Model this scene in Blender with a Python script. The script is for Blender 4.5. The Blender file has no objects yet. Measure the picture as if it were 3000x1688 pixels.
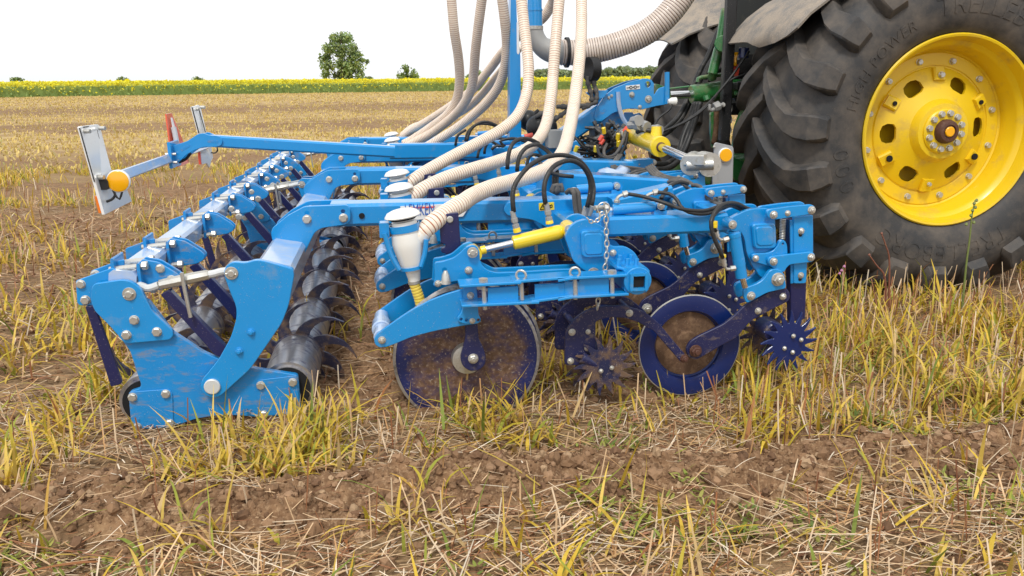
import bpy, bmesh, math, random
import numpy as np
from mathutils import Vector, Matrix
from mathutils.geometry import tessellate_polygon
random.seed(7); RNG = np.random.default_rng(11)
S = bpy.context.scene
# ---------------------------------------------------------------- camera
TH, PS, RO, FPX = math.radians(14.0), math.radians(8.35), math.radians(.5), 2447.
O = np.array([0, 0, 1.15])
Fw = np.array([math.sin(PS)*math.cos(TH), math.cos(PS)*math.cos(TH), -math.sin(TH)])
Ri = np.array([math.cos(PS), -math.sin(PS), 0.]); Up = np.cross(Ri, Fw)
R2 = math.cos(RO)*Ri - math.sin(RO)*Up; U2 = math.cos(RO)*Up + math.sin(RO)*Ri
cam = bpy.data.cameras.new("camera"); cam.sensor_width = 36; cam.lens = 36*FPX/3000
cam.clip_start = .05; cam.clip_end = 3000
co = bpy.data.objects.new("camera", cam); S.collection.objects.link(co)
M = Matrix.Identity(4)
for i in range(3):
    M[i][0] = R2[i]; M[i][1] = U2[i]; M[i][2] = -Fw[i]; M[i][3] = O[i]
co.matrix_world = M; S.camera = co
# ---------------------------------------------------------------- sky, sun, exposure (bright overcast)
W = bpy.data.worlds.new("World"); S.world = W; W.use_nodes = True
nt = W.node_tree; bgn = nt.nodes['Background']
sk = nt.nodes.new('ShaderNodeTexSky'); sk.sky_type = 'NISHITA'; sk.sun_disc = False
SUN_EL, SUN_AZ = math.radians(55), math.radians(200)
sk.sun_elevation = SUN_EL; sk.sun_rotation = SUN_AZ; sk.air_density = 1.0; sk.dust_density = 1.5; sk.ozone_density = .5
hs = nt.nodes.new('ShaderNodeHueSaturation'); hs.inputs['Saturation'].default_value = .12
nt.links.new(sk.outputs[0], hs.inputs['Color'])
veil = nt.nodes.new('ShaderNodeMix'); veil.data_type = 'RGBA'; veil.inputs[0].default_value = .72      # closed white cloud layer over the clear sky
veil.inputs[7].default_value = (8.0, 8.15, 8.4, 1)
nt.links.new(hs.outputs[0], veil.inputs[6]); nt.links.new(veil.outputs[2], bgn.inputs['Color'])
bgn.inputs['Strength'].default_value = .1
sl = bpy.data.lights.new("sun", 'SUN'); sl.energy = 1.5; sl.angle = math.radians(10); sl.color = (1, .96, .9)
so = bpy.data.objects.new("sun", sl); S.collection.objects.link(so)
sd = Vector((math.sin(SUN_AZ)*math.cos(SUN_EL), math.cos(SUN_AZ)*math.cos(SUN_EL), math.sin(SUN_EL)))
so.rotation_euler = sd.to_track_quat('Z', 'Y').to_euler()
S.view_settings.view_transform = 'Standard'; S.view_settings.look = 'None'
S.view_settings.exposure = .62; S.view_settings.gamma = 1
# ---------------------------------------------------------------- projection helpers (photo pixel -> point on a plane)
ZR = dict(n=(0, 0, 1), z1=(200, 250, 700/2029), z2=(200, 700, 900/2174), z3=(1050, 550, 700/2254), z4=(1050, 750, 700/2029),
          z5=(1600, 550, 850/2053), z6=(1150, 0, 850/2053), z7=(1650, 150, 650/1884), z8=(2100, 0, 900/1534),
          a1=(850, 50, 400/2318), a2=(650, 380, 500/1811), a3=(1050, 380, 500/2415), a4=(1500, 350, 500/2195),
          a5=(1850, 0, 500/2070), b1=(1650, 850, 500/2070), b2=(2050, 580, 400/1811), b3=(1900, 600, 350/1690), b4=(1100, 580, 400/1932))
def Q(k, x, y, Y):
    a = ZR[k]; px, py = a[0]+x*a[2], a[1]+y*a[2]
    d = Fw*FPX + R2*(px-1500) - U2*(py-844)
    return O + d*(Y-O[1])/d[1]
def QX(k, x, y, X):
    a = ZR[k]; px, py = a[0]+x*a[2], a[1]+y*a[2]
    d = Fw*FPX + R2*(px-1500) - U2*(py-844)
    return O + d*(X-O[0])/d[0]
def PXM(k, r, Y):   # zoom pixels -> metres at depth Y
    return r*ZR[k][2]*(Y*1.02+.03)/FPX
# ---------------------------------------------------------------- materials
MATS = {}
def nodes(name):
    m = bpy.data.materials.new(name); m.use_nodes = True
    t = m.node_tree; b = t.nodes['Principled BSDF']; MATS[name] = m
    return m, t, b
def noise(t, scale, detail=5, rough=.6, vec=None, stretch=None):
    n = t.nodes.new('ShaderNodeTexNoise'); n.inputs['Scale'].default_value = scale
    n.inputs['Detail'].default_value = detail; n.inputs['Roughness'].default_value = rough
    tc = t.nodes.new('ShaderNodeNewGeometry'); v = tc.outputs['Position']
    if stretch:
        mp = t.nodes.new('ShaderNodeMapping'); mp.inputs['Scale'].default_value = stretch
        t.links.new(v, mp.inputs[0]); v = mp.outputs[0]
    t.links.new(v, n.inputs['Vector']); return n
def ramp(t, src, a, b, ca=(0, 0, 0, 1), cb=(1, 1, 1, 1)):
    r = t.nodes.new('ShaderNodeValToRGB'); r.color_ramp.elements[0].position = a; r.color_ramp.elements[1].position = b
    r.color_ramp.elements[0].color = ca; r.color_ramp.elements[1].color = cb
    t.links.new(src, r.inputs[0]); return r
def mix(t, fac, a, b):
    x = t.nodes.new('ShaderNodeMix'); x.data_type = 'RGBA'
    for s, v in ((x.inputs[0], fac), (x.inputs[6], a), (x.inputs[7], b)):
        if hasattr(v, 'links') or hasattr(v, 'node'): t.links.new(v, s)
        elif isinstance(v, (int, float)): s.default_value = v
        else: s.default_value = (*v[:3], 1)
    return x.outputs[2]
def bump(t, b, h, strength=.2, dist=.002):
    n = t.nodes.new('ShaderNodeBump'); n.inputs['Strength'].default_value = strength; n.inputs['Distance'].default_value = dist
    t.links.new(h, n.inputs['Height']); t.links.new(n.outputs[0], b.inputs['Normal'])
def paint(name, col, rough=.38, dirt=(.33, .22, .13), lo=.62, hi=.8, sc=9, fleck=.7, metal=0, coat=.8, stretch=None, var=.12, fcol=(.5, .42, .34)):
    m, t, b = nodes(name)
    n1 = noise(t, sc, 6, .65, stretch=stretch); r1 = ramp(t, n1.outputs[0], lo, hi)
    n2 = noise(t, 330, 1, .5); r2 = ramp(t, n2.outputs[0], fleck+.03, fleck+.1)
    n3 = noise(t, 2.5, 3); dk = tuple(c*(1-var) for c in col)
    base = mix(t, n3.outputs[0], tuple(min(1, c*(1+var*.6)) for c in col), dk)
    c = mix(t, r1.outputs[0], base, dirt); c = mix(t, r2.outputs[0], c, fcol)
    t.links.new(c, b.inputs['Base Color']); b.inputs['Metallic'].default_value = metal
    rr = t.nodes.new('ShaderNodeMapRange'); rr.inputs[3].default_value = rough; rr.inputs[4].default_value = .85
    t.links.new(r1.outputs[0], rr.inputs[0]); t.links.new(rr.outputs[0], b.inputs['Roughness'])
    b.inputs['Coat Weight'].default_value = coat; b.inputs['Coat Roughness'].default_value = .14
    bump(t, b, n1.outputs[0], .25, .0015); return m
BLUE = paint('blue_paint', (.001, .262, .645), .36, (.26, .28, .27), lo=.58, hi=.95, sc=9, fleck=.70)
BLUED = paint('dusty_blue_paint', (.004, .235, .60), .42, (.25, .21, .16), .52, .8, sc=16, fleck=.68, stretch=(1, 1, 3), coat=.5)
PALE = paint('sky_gloss_dusty_blue_paint', (.34, .48, .72), .3, (.52, .55, .58), .42, .75, sc=14, coat=1, fleck=.7)  # paler blue: sky gloss on the tube faces painted in, plus dust film
NAVY = paint('navy_paint', (.008, .011, .075), .4, (.16, .13, .1), .62, .85, sc=22, fleck=.7, coat=.4)
NAVYD = paint('muddy_navy_paint', (.009, .012, .07), .5, (.2, .15, .11), .55, .78, sc=26, fleck=.67, stretch=(1, 1, 1.6), coat=.2)
NAVYC = paint('bright_navy_paint', (.004, .018, .115), .33, (.1, .08, .07), .7, .9, sc=8, fleck=.72, coat=.4)
DISC0 = paint('soil_smeared_disc', (.012, .016, .085), .55, (.17, .095, .05), .40, .56, sc=26, fleck=.62, fcol=(.3, .25, .2), stretch=(1, 1, 1.6), coat=.1)
def disc_mat():
    m, t, b = nodes('soil_smeared_disc_face')
    at = t.nodes.new('ShaderNodeAttribute'); at.attribute_name = 'mud'
    n1 = noise(t, 17, 6, .7, stretch=(1, 1, 1.5)); n2 = noise(t, 120, 3, .6); n3 = noise(t, 60, 3, .6)
    ad = t.nodes.new('ShaderNodeMath'); ad.operation = 'MULTIPLY_ADD'; ad.inputs[1].default_value = .42; t.links.new(at.outputs['Fac'], ad.inputs[0]); t.links.new(n1.outputs[0], ad.inputs[2])
    mud = mix(t, ramp(t, n3.outputs[0], .4, .65).outputs[0], (.10, .05, .026), (.19, .11, .065))
    c = mix(t, ramp(t, ad.outputs[0], .66, .98).outputs[0], (.008, .014, .095), mud); c = mix(t, ramp(t, n2.outputs[0], .6, .72).outputs[0], c, (.3, .25, .2))
    t.links.new(c, b.inputs['Base Color']); b.inputs['Roughness'].default_value = .6; bump(t, b, n1.outputs[0], .3, .002); return m
DISC = disc_mat()
MUD = paint('caked_mud', (.105, .056, .03), .9, (.22, .13, .07), .45, .7, sc=30, fleck=.7, coat=0)
CLAW = paint('worn_claw_steel', (.035, .036, .075), .38, (.2, .125, .075), .46, .64, sc=16, metal=.3, fleck=.68, coat=.2)
STARD = paint('soiled_navy_paint', (.009, .012, .055), .65, (.14, .085, .05), .42, .62, sc=22, fleck=.66, coat=0)
YEL = paint('yellow_paint', (.86, .62, .015), .33, (.5, .33, .06), .72, .95, sc=9, fleck=.76)
RIMY = paint('yellow_wheel_paint', (.78, .53, .008), .42, (.42, .27, .09), .54, .84, sc=7, fleck=.7, coat=.15)
ZINC = paint('zinc_plated_steel', (.58, .57, .53), .36, (.4, .37, .3), .5, .75, sc=60, metal=.75, fleck=.8, coat=0)
CHROME = paint('polished_rod', (.8, .8, .8), .12, lo=.9, hi=.99, metal=1, fleck=.9, coat=0)
STEEL = paint('worn_roller_steel', (.46, .45, .46), .3, (.05, .055, .14), .5, .68, sc=9, metal=.75, fleck=.7, coat=0, stretch=(1, 1.6, 1))
CAST = paint('grey_cast_metal', (.36, .36, .35), .55, (.2, .18, .15), .6, .8, sc=14, metal=.3, coat=0)
GREYP = paint('grey_sheet_metal', (.62, .64, .64), .45, (.3, .27, .22), .66, .8, sc=20, metal=.2, fleck=.68, coat=0)
WHITE = paint('white_plastic', (.80, .79, .74), .42, (.55, .5, .42), .66, .9, sc=12, fleck=.78)
GREEN = paint('green_paint', (.02, .16, .035), .4, (.2, .17, .09), .5, .75, sc=8, fleck=.66)
BLACK = paint('black_paint', (.010, .010, .011), .5, (.08, .07, .055), .62, .85, sc=10, fleck=.7, coat=.1)
VALVE = paint('dark_fitting_metal', (.10, .10, .10), .4, (.16, .13, .1), .5, .75, sc=40, metal=.6, fleck=.7, coat=0)
GREYD = paint('grey_marker_metal', (.34, .35, .36), .45, (.3, .27, .22), .66, .8, sc=20, metal=.2, fleck=.68, coat=.1)
SHADE = paint('shade_toned_casting', (.008, .010, .008), .8, (.05, .045, .03), .55, .8, sc=10, fleck=.72, coat=0)  # near-black colour paints in the shade between the tractor's fenders
RUB = paint('black_hose_rubber', (.018, .018, .018), .5, (.12, .11, .1), .55, .85, sc=20, fleck=.7, coat=0)
RUBG = paint('dusty_hose_rubber', (.09, .085, .08), .7, (.2, .18, .16), .5, .8, sc=20, fleck=.7, coat=0)
TYRE = paint('tyre_rubber', (.031, .031, .032), .62, (.135, .112, .09), .40, .74, sc=6, fleck=.68, fcol=(.16, .12, .09), coat=0)
FEND = paint('muddy_fender', (.13, .128, .125), .6, (.30, .25, .195), .34, .58, sc=10, fleck=.6, stretch=(1, 1, .4), coat=0)
BOARD = paint('white_board_metal', (.78, .79, .78), .4, (.4, .37, .32), .68, .85, sc=20, fleck=.68)
LAMP = paint('orange_lamp_lens', (.85, .2, .01), .3, lo=.85, hi=.98, fleck=.9)
EDGE = paint('worn_cutting_edge', (.42, .41, .40), .35, (.2, .17, .14), .45, .7, sc=30, metal=.6, coat=0)
RED = paint('red_plastic', (.75, .08, .04), .4, lo=.8, hi=.95, fleck=.85)
ORG = paint('orange_red_plastic', (.85, .13, .06), .45, lo=.75, hi=.95, fleck=.8)
AMB = paint('amber_reflector', (.9, .42, .0), .25, lo=.85, hi=.98, fleck=.9, var=.05, coat=.6)
BROWN = paint('rusty_hub', (.09, .035, .022), .6, (.14, .08, .05), .5, .8, sc=30, coat=0)
STICK = paint('white_sticker', (.82, .82, .8), .5, lo=.85, hi=.98, fleck=.88, var=.03)
LBLUE = paint('blue_lettering', (.01, .12, .48), .5, lo=.9, hi=.99, fleck=.9)
DARK = paint('hole_shade_and_print', (.006, .006, .007), .9, lo=.9, hi=.99, fleck=.9, coat=0)  # solid near-black fill: painted shade of openings, also the black print
def hose_mat(name, col, line, w):
    m, t, b = nodes(name)
    uv = t.nodes.new('ShaderNodeUVMap'); sp = t.nodes.new('ShaderNodeSeparateXYZ'); t.links.new(uv.outputs[0], sp.inputs[0])
    fr = t.nodes.new('ShaderNodeMath'); fr.operation = 'FRACT'; t.links.new(sp.outputs[1], fr.inputs[0])
    cp = t.nodes.new('ShaderNodeMath'); cp.operation = 'COMPARE'; cp.inputs[1].default_value = .5; cp.inputs[2].default_value = w
    t.links.new(fr.outputs[0], cp.inputs[0])
    n = noise(t, 12, 4); base = mix(t, ramp(t, n.outputs[0], .5, .8).outputs[0], col, tuple(c*.82 for c in col))
    t.links.new(mix(t, cp.outputs[0], base, line), b.inputs['Base Color'])
    b.inputs['Roughness'].default_value = .42; b.inputs['Subsurface Weight'].default_value = .12
    b.inputs['Subsurface Radius'].default_value = (.01, .007, .005); b.inputs['Coat Weight'].default_value = .2
    return m
HOSE = hose_mat('ribbed_hose', (.82, .71, .58), (.36, .13, .06), .10)
HOSEB = hose_mat('ribbed_blower_hose', (.62, .53, .46), (.13, .08, .05), .12)
HOSEY = hose_mat('ribbed_yellow_hose', (.86, .66, .1), (.5, .3, .03), .1)
def tint_mat(name, rough=.6, trans=.25):
    m, t, b = nodes(name)
    a = t.nodes.new('ShaderNodeAttribute'); a.attribute_name = 'tint'
    t.links.new(a.outputs['Color'], b.inputs['Base Color']); b.inputs['Roughness'].default_value = rough
    b.inputs['Specular IOR Level'].default_value = .3
    if trans:
        tr = t.nodes.new('ShaderNodeBsdfTranslucent'); t.links.new(a.outputs['Color'], tr.inputs[0])
        ms = t.nodes.new('ShaderNodeMixShader'); ms.inputs[0].default_value = trans
        t.links.new(b.outputs[0], ms.inputs[1]); t.links.new(tr.outputs[0], ms.inputs[2])
        t.links.new(ms.outputs[0], t.nodes['Material Output'].inputs[0])
    return m
BLADE = tint_mat('grass_blade'); STRAW = tint_mat('dry_straw', .6, .1); LEAF = tint_mat('tree_leaf', .6, .2); RAPE = tint_mat('rapeseed_plant', .7, .2)
CLOD = tint_mat('soil_clod', .95, 0)
# ---------------------------------------------------------------- mesh helpers
COL = S.collection
def link(name, me, mat=None, par=None, label=None):
    o = bpy.data.objects.new(name, me); COL.objects.link(o)
    if mat is not None and me is not None: me.materials.append(mat)
    if par is not None:
        o.parent = par
        if par.parent is None: o.location = -Vector(par.location)
    if label: o['label'] = label
    return o
def mk(name, V, Fc, mat, par=None, smooth=False, label=None, angle=None):
    me = bpy.data.meshes.new(name); me.from_pydata([tuple(map(float, v)) for v in V], [], Fc); me.update()
    if smooth: me.polygons.foreach_set('use_smooth', [True]*len(me.polygons))
    if angle: me.set_sharp_from_angle(angle=math.radians(angle))
    return link(name, me, mat, par, label)
def thing(name, loc, label, cat, group=None):
    o = bpy.data.objects.new(name, None); COL.objects.link(o); o.location = loc; o.empty_display_size = .3
    o['label'] = label; o['category'] = cat
    if group: o['group'] = group
    return o
class MB:
    def __init__(s): s.v = []; s.f = []
    def add(s, V, F, *_):
        n = len(s.v); s.v += [tuple(map(float, v)) for v in V]; s.f += [tuple(i+n for i in f) for f in F]; return s
    def build(s, name, mat, par=None, smooth=True, angle=35, label=None):
        return mk(name, s.v, s.f, mat, par, smooth, label, angle if smooth else None)
def frame(d):
    d = np.array(d, float); d /= np.linalg.norm(d)
    a = np.array([0, 0, 1.]) if abs(d[2]) < .9 else np.array([1., 0, 0])
    u = np.cross(a, d); u /= np.linalg.norm(u); return d, u, np.cross(d, u)
def g_lathe(p0, p1, prof, seg=20, cap=True):
    """prof: (distance along p0->p1 as metres, radius)"""
    p0 = np.array(p0, float); d, u, w = frame(np.array(p1, float)-p0); V = []; F = []
    for s, r in prof:
        for i in range(seg):
            a = 2*math.pi*i/seg; V.append(p0+d*s+(u*math.cos(a)+w*math.sin(a))*r)
    n = len(prof)
    for j in range(n-1):
        for i in range(seg):
            k = (i+1) % seg; F.append((j*seg+i, j*seg+k, (j+1)*seg+k, (j+1)*seg+i))
    if cap:
        F.append(tuple(range(seg-1, -1, -1))); F.append(tuple((n-1)*seg+i for i in range(seg)))
    return V, F
def g_cyl(p0, p1, r, r1=None, seg=16, ch=.12):
    L = float(np.linalg.norm(np.array(p1, float)-np.array(p0, float))); r1 = r if r1 is None else r1; c = min(L*.3, r*ch)
    return g_lathe(p0, p1, [(0, r-c), (c, r), (L-c, r1), (L, r1-c)], seg)
def g_beam(p0, p1, w, h, up=(0, 0, 1), c=.006, roll=0):
    """rectangular bar with chamfered long edges; w across, h along up"""
    p0 = np.array(p0, float); p1 = np.array(p1, float); d = p1-p0; d /= np.linalg.norm(d)
    s = np.cross(d, np.array(up, float)); s /= np.linalg.norm(s); t = np.cross(s, d)
    if roll: s, t = s*math.cos(roll)+t*math.sin(roll), t*math.cos(roll)-s*math.sin(roll)
    c = min(c, w*.3, h*.3)
    sec = [(-w/2+c, -h/2), (w/2-c, -h/2), (w/2, -h/2+c), (w/2, h/2-c), (w/2-c, h/2), (-w/2+c, h/2), (-w/2, h/2-c), (-w/2, -h/2+c)]
    V = [p+s*a+t*b for p in (p0, p1) for a, b in sec]
    F = [(i, (i+1) % 8, 8+(i+1) % 8, 8+i) for i in range(8)] + [tuple(range(7, -1, -1)), tuple(range(8, 16))]
    return V, F
def g_box(x0, x1, y0, y1, z0, z1, c=.003):
    return g_beam(((x0+x1)/2, y0, (z0+z1)/2), ((x0+x1)/2, y1, (z0+z1)/2), x1-x0, z1-z0, c=c)
def catmull(P, step):
    P = np.array(P, float); P = np.vstack([2*P[0]-P[1], P, 2*P[-1]-P[-2]]); out = []
    for i in range(1, len(P)-2):
        a, b, c, d = P[i-1:i+3]; n = max(2, int(np.linalg.norm(c-b)/.02))
        for t in np.linspace(0, 1, n, endpoint=False):
            out.append(.5*((2*b)+(c-a)*t+(2*a-5*b+4*c-d)*t*t+(3*b-a-3*c+d)*t**3))
    out.append(P[-2]); out = np.array(out)
    s = np.r_[0, np.cumsum(np.linalg.norm(np.diff(out, axis=0), axis=1))]
    n = max(2, int(round(s[-1]/step))+1); q = np.linspace(0, s[-1], n)
    return np.stack([np.interp(q, s, out[:, k]) for k in range(3)], 1), q
def g_tube(P, r, step=.02, seg=10, prof=None):
    """prof: function(distance)->radius scale"""
    C, q = catmull(P, step); T = np.gradient(C, axis=0); T /= np.linalg.norm(T, axis=1)[:, None]
    d, u, w = frame(T[0]); V = []; F = []
    for i in range(len(C)):
        u = u-T[i]*u.dot(T[i]); u /= np.linalg.norm(u); w = np.cross(T[i], u)
        rr = (r if np.isscalar(r) else np.interp(q[i]/q[-1], np.linspace(0, 1, len(r)), r))*(prof(q[i]) if prof else 1)
        for k in range(seg):
            a = 2*math.pi*k/seg; V.append(C[i]+(u*math.cos(a)+w*math.sin(a))*rr)
    for i in range(len(C)-1):
        for k in range(seg):
            l = (k+1) % seg; F.append((i*seg+k, i*seg+l, (i+1)*seg+l, (i+1)*seg+k))
    F.append(tuple(range(seg-1, -1, -1))); F.append(tuple((len(C)-1)*seg+k for k in range(seg)))
    return V, F, q
def tube(name, P, r, mat, par, step=.025, seg=10, label=None):
    V, F, _ = g_tube(P, r, step, seg); return mk(name, V, F, mat, par, True, label)
def ribbed(name, P, r, mat, par, period=.0135, label=None, depth=.05, seg=20):
    V, F, q = g_tube(P, r, period/4, seg, lambda s: 1+depth*(abs((s/period) % 1-.5)*2)**.6-depth*.5)
    o = mk(name, V, F, mat, par, True, label); uv = o.data.uv_layers.new(name='UVMap')
    li = np.zeros(len(o.data.loops), int); o.data.loops.foreach_get('vertex_index', li)
    vv = q[np.minimum(li//seg, len(q)-1)]/period; uu = (li % seg)/seg
    uv.data.foreach_set('uv', np.stack([uu, vv+50], 1).ravel()); return o
def rounded(P, r):
    out = []; n = len(P)
    for i in range(n):
        a, b, c = (np.array(P[j % n], float) for j in (i-1, i, i+1))
        rr = r[i] if isinstance(r, (list, tuple)) else r
        la, lc = np.linalg.norm(a-b), np.linalg.norm(c-b); k = min(rr, la*.42, lc*.42)
        p, q = b+(a-b)*k/max(la, 1e-6), b+(c-b)*k/max(lc, 1e-6)
        for t in np.linspace(0, 1, 5): out.append((1-t)**2*p+2*t*(1-t)*b+t*t*q)
    return np.array(out)
def g_plate(P, v, t, r=.012, holes=(), c=.002):
    """outline P in (x,z) extruded from plane y=v to y=v+t, front edge chamfered; holes (x,z,r)"""
    P = np.array(P, float); A = sum(P[i-1][0]*P[i][1]-P[i][0]*P[i-1][1] for i in range(len(P)))
    if A < 0: P = P[::-1]
    P = rounded(P, r); n = len(P)
    N = []
    for i in range(n):
        e = P[(i+1) % n]-P[i-1]; L = np.linalg.norm(e); N.append(np.array([-e[1], e[0]])/max(L, 1e-9))
    I = P+np.array(N)*c
    V = [(p[0], v, p[1]) for p in I]+[(p[0], v+c, p[1]) for p in P]+[(p[0], v+t, p[1]) for p in P]
    F = []
    for i in range(n):
        j = (i+1) % n; F += [(n+i, n+j, j, i), (2*n+i, 2*n+j, n+j, n+i)]
    loops = [list(range(n))]; back = [list(range(2*n, 3*n))]
    for hx, hz, hr in holes:
        b = len(V); m = 14; ring = [(hx+hr*math.cos(2*math.pi*k/m), hz+hr*math.sin(2*math.pi*k/m)) for k in range(m)]
        V += [(x, v, z) for x, z in ring]+[(x, v+t, z) for x, z in ring]
        F += [(b+k, b+(k+1) % m, b+m+(k+1) % m, b+m+k) for k in range(m)]
        loops.append(list(range(b, b+m))); back.append(list(range(b+m, b+2*m)))
    for lp, fl in ((loops, False), (back, True)):
        flat = [i for l in lp for i in l]
        for tri in tessellate_polygon([[Vector((V[i][0], V[i][2], 0)) for i in l] for l in lp]):
            f = [flat[i] for i in tri]; a, b, d = (V[i] for i in f)
            cr = (b[0]-a[0])*(d[2]-a[2])-(b[2]-a[2])*(d[0]-a[0])
            if (cr < 0) != fl: f = f[::-1]
            F.append(tuple(f))
    return V, F
def xz(k, pts, Y):
    return [(lambda q: (q[0], q[2]))(Q(k, x, y, Y)) for x, y in pts]
def plate(name, k, pts, Y, t, mat, par, r=.012, holes=(), c=.002, label=None, dy=0):
    H = [(*(lambda q: (q[0], q[2]))(Q(k, x, y, Y)), PXM(k, hr, Y)) for x, y, hr in holes]
    V, F = g_plate(xz(k, pts, Y), Y+dy, t, r, H, c); return mk(name, V, F, mat, par, False, label)
# hex bolt template: axis -Y, unit radius 1 (washer), seated on y=0
def bolt_geo(kind):
    b = MB()
    if kind in ('hex', 'pin'):
        b.add(*g_lathe((0, .05, 0), (0, -1, 0), [(0, 1.0), (.15, 1.0), (.22, .95)], 20))
    if kind == 'hex':
        b.add(*g_lathe((0, -.1, 0), (0, -1, 0), [(0, .82), (.5, .82), (.62, .68)], 6))
        b.add(*g_lathe((0, -.6, 0), (0, -1, 0), [(0, .42), (.42, .42), (.5, .34)], 14))
    elif kind == 'pin':
        b.add(*g_lathe((0, -.1, 0), (0, -1, 0), [(0, .55), (.45, .55), (.55, .45)], 16))
        b.add(*g_lathe((-.75, -.4, -.3), (.75, -.4, .2), [(0, .1), (1.55, .1)], 6))
    elif kind == 'head':
        b.add(*g_lathe((0, .05, 0), (0, -1, 0), [(0, 1), (.1, 1), (.14, .92)], 20))
        b.add(*g_lathe((0, -.06, 0), (0, -1, 0), [(0, .93), (.52, .93), (.64, .78)], 6))
    elif kind == 'flat':
        b.add(*g_lathe((0, .05, 0), (0, -1, 0), [(0, 1), (.32, 1), (.4, .9)], 24))
    me = bpy.data.meshes.new('bolt'); me.from_pydata(b.v, [], b.f); me.update()
    me.polygons.foreach_set('use_smooth', [True]*len(me.polygons)); me.set_sharp_from_angle(angle=math.radians(35)); return me
BT = {}
def bolt(par, k, x, y, Y, rpx, kind='hex', mat=ZINC, name='bolt', label=None):
    key = (kind, mat.name)
    if key not in BT:
        me = bolt_geo(kind); me.materials.append(mat); BT[key] = me
    o = bpy.data.objects.new(name, BT[key]); COL.objects.link(o); o.parent = par
    p = Q(k, x, y, Y); r = PXM(k, rpx, Y)
    base = Vector(par.location) if par.parent is None else Vector((0, 0, 0))
    o.location = Vector((p[0], Y, p[2]))-base; o.scale = (r, r, r); o.rotation_euler = (0, random.uniform(0, 1), 0)
    if label: o['label'] = label
    return o
REST = MB()
def copy_part(o, off, bolts=True):
    c = o.copy(); COL.objects.link(c); c.location = Vector(o.location)+Vector(off)
    for ch in [h for h in COL.objects if h.parent == o]:
        if ch.name.startswith('bolt'):
            if bolts:
                s = ch.scale[0]; a = ch.rotation_euler[1]; ca, sa = math.cos(a), math.sin(a)
                V = [(ch.location[0]+off[0]+s*(v.co.x*ca+v.co.z*sa), ch.location[1]+off[1]+s*v.co.y, ch.location[2]+off[2]+s*(v.co.z*ca-v.co.x*sa)) for v in ch.data.vertices]
                REST.add(V, [tuple(p.vertices) for p in ch.data.polygons])
        else:
            d = ch.copy(); COL.objects.link(d); d.parent = c
    return c
# ================================================================ THE SEEDER (one towed/mounted machine)
ROOT = thing('strip_till_seeder', (.6, 4.9, 0), 'bright blue strip-till seeder with beige ribbed seed hoses, mounted behind the tractor', 'seeder')
R_OFF = [0, .74, 1.28, 3.12, 3.73, 4.45]     # rear half of the row units
F_OFF = [0, .58, 1.13, 1.78, 3.3, 3.85, 4.45]     # front half of the row units
# ---- packer: end plates, hangers, turnbuckles
def packer_end():
    sp = plate('side_plate', 'z2', [(250, 560), (300, 620), (400, 745), (440, 800), (480, 930), (515, 1030), (505, 1060), (425, 1085), (440, 1270), (462, 1345), (520, 1352), (700, 1335), (800, 1310), (900, 1275), (1050, 1250), (1200, 1250), (1350, 1262), (1500, 1255), (1625, 1238), (1645, 1215), (1625, 965), (1450, 938), (1300, 915), (1190, 900), (1060, 850), (950, 800), (830, 720), (735, 660), (560, 430), (300, 400)], 2.785, .022, BLUED, ROOT)
    for pts in ([(430, 1085), (690, 1066), (720, 1072), (737, 1095), (745, 1333), (468, 1344), (442, 1262)], [(1335, 1008), (1350, 1000), (1615, 968), (1638, 1210), (1618, 1234), (1350, 1256)]):
        plate('wear_pad', 'z2', pts, 2.781, .003, BLUED, sp, .004, c=.001)
    for x, y in ((455, 1120), (690, 1097), (488, 1330), (718, 1305), (1362, 1037), (1588, 1015), (1385, 1243), (1605, 1220)):
        bolt(sp, 'z2', x, y, 2.781, 31, 'head')
    up = plate('mounting_plate', 'z2', [(165, 345), (185, 318), (380, 290), (440, 300), (510, 350), (550, 430), (600, 520), (740, 650), (742, 690), (715, 715), (420, 742), (392, 732), (300, 625), (185, 510), (160, 440)], 2.766, .016, BLUE, ROOT)
    bolt(up, 'z2', 432, 390, 2.766, 45, 'pin')
    for x, y in ((467, 574), (412, 680), (628, 658)): bolt(up, 'z2', x, y, 2.766, 33, 'head')
    ha = plate('hanger_arm', 'z2', [(1100, 235), (1118, 190), (1165, 163), (1255, 172), (1330, 148), (1400, 160), (1590, 213), (1598, 260), (1560, 470), (1510, 600), (1400, 760), (1290, 920), (1080, 1110), (1020, 1128), (960, 1100), (933, 1050), (945, 1000), (1060, 860), (1150, 700), (1190, 570), (1190, 480), (1150, 390), (1110, 280)], 2.75, .024, BLUE, ROOT, .02)
    bolt(ha, 'z2', 1155, 243, 2.75, 45, 'pin')
    bolt(ha, 'z2', 1294, 660, 2.75, 29, 'hex', BLUE); bolt(ha, 'z2', 1210, 795, 2.75, 29, 'hex', BLUE)
    bolt(ha, 'z2', 1020, 1043, 2.75, 55, 'flat', GREYP, 'pivot_pin')
    Y = 2.80; a, b = Q('z2', 640, 327, Y), Q('z2', 975, 256, Y)
    tb = MB().add(*g_lathe(a, b, [(0, .012), (.005, .0165), (.045, .018), (.05, .0185), (.115, .0185), (.12, .018), (.16, .0165), (.166, .012)], 8)).build('turnbuckle', ZINC, ROOT)
    for pp in ([(975, 256), (1040, 245), (1100, 228), (1150, 240)], [(640, 327), (560, 352), (500, 325), (440, 375)]): MB().add(*g_tube([Q('z2', x, y, Y) for x, y in pp], .013, .01)).build('threaded_rod', GREYP, tb)
    MB().add(*g_tube([Q('z2', 803, 240, Y-.03), Q('z2', 822, 350, Y-.03), Q('z2', 866, 555, Y-.03)], .0065, .02, 8)).build('locking_handle', ZINC, tb)
    return [sp, up, ha, tb]
pe = packer_end()
for dy in (2.42, 2.54, 4.95):
    for o in pe: copy_part(o, (0, dy, 0))
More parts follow.
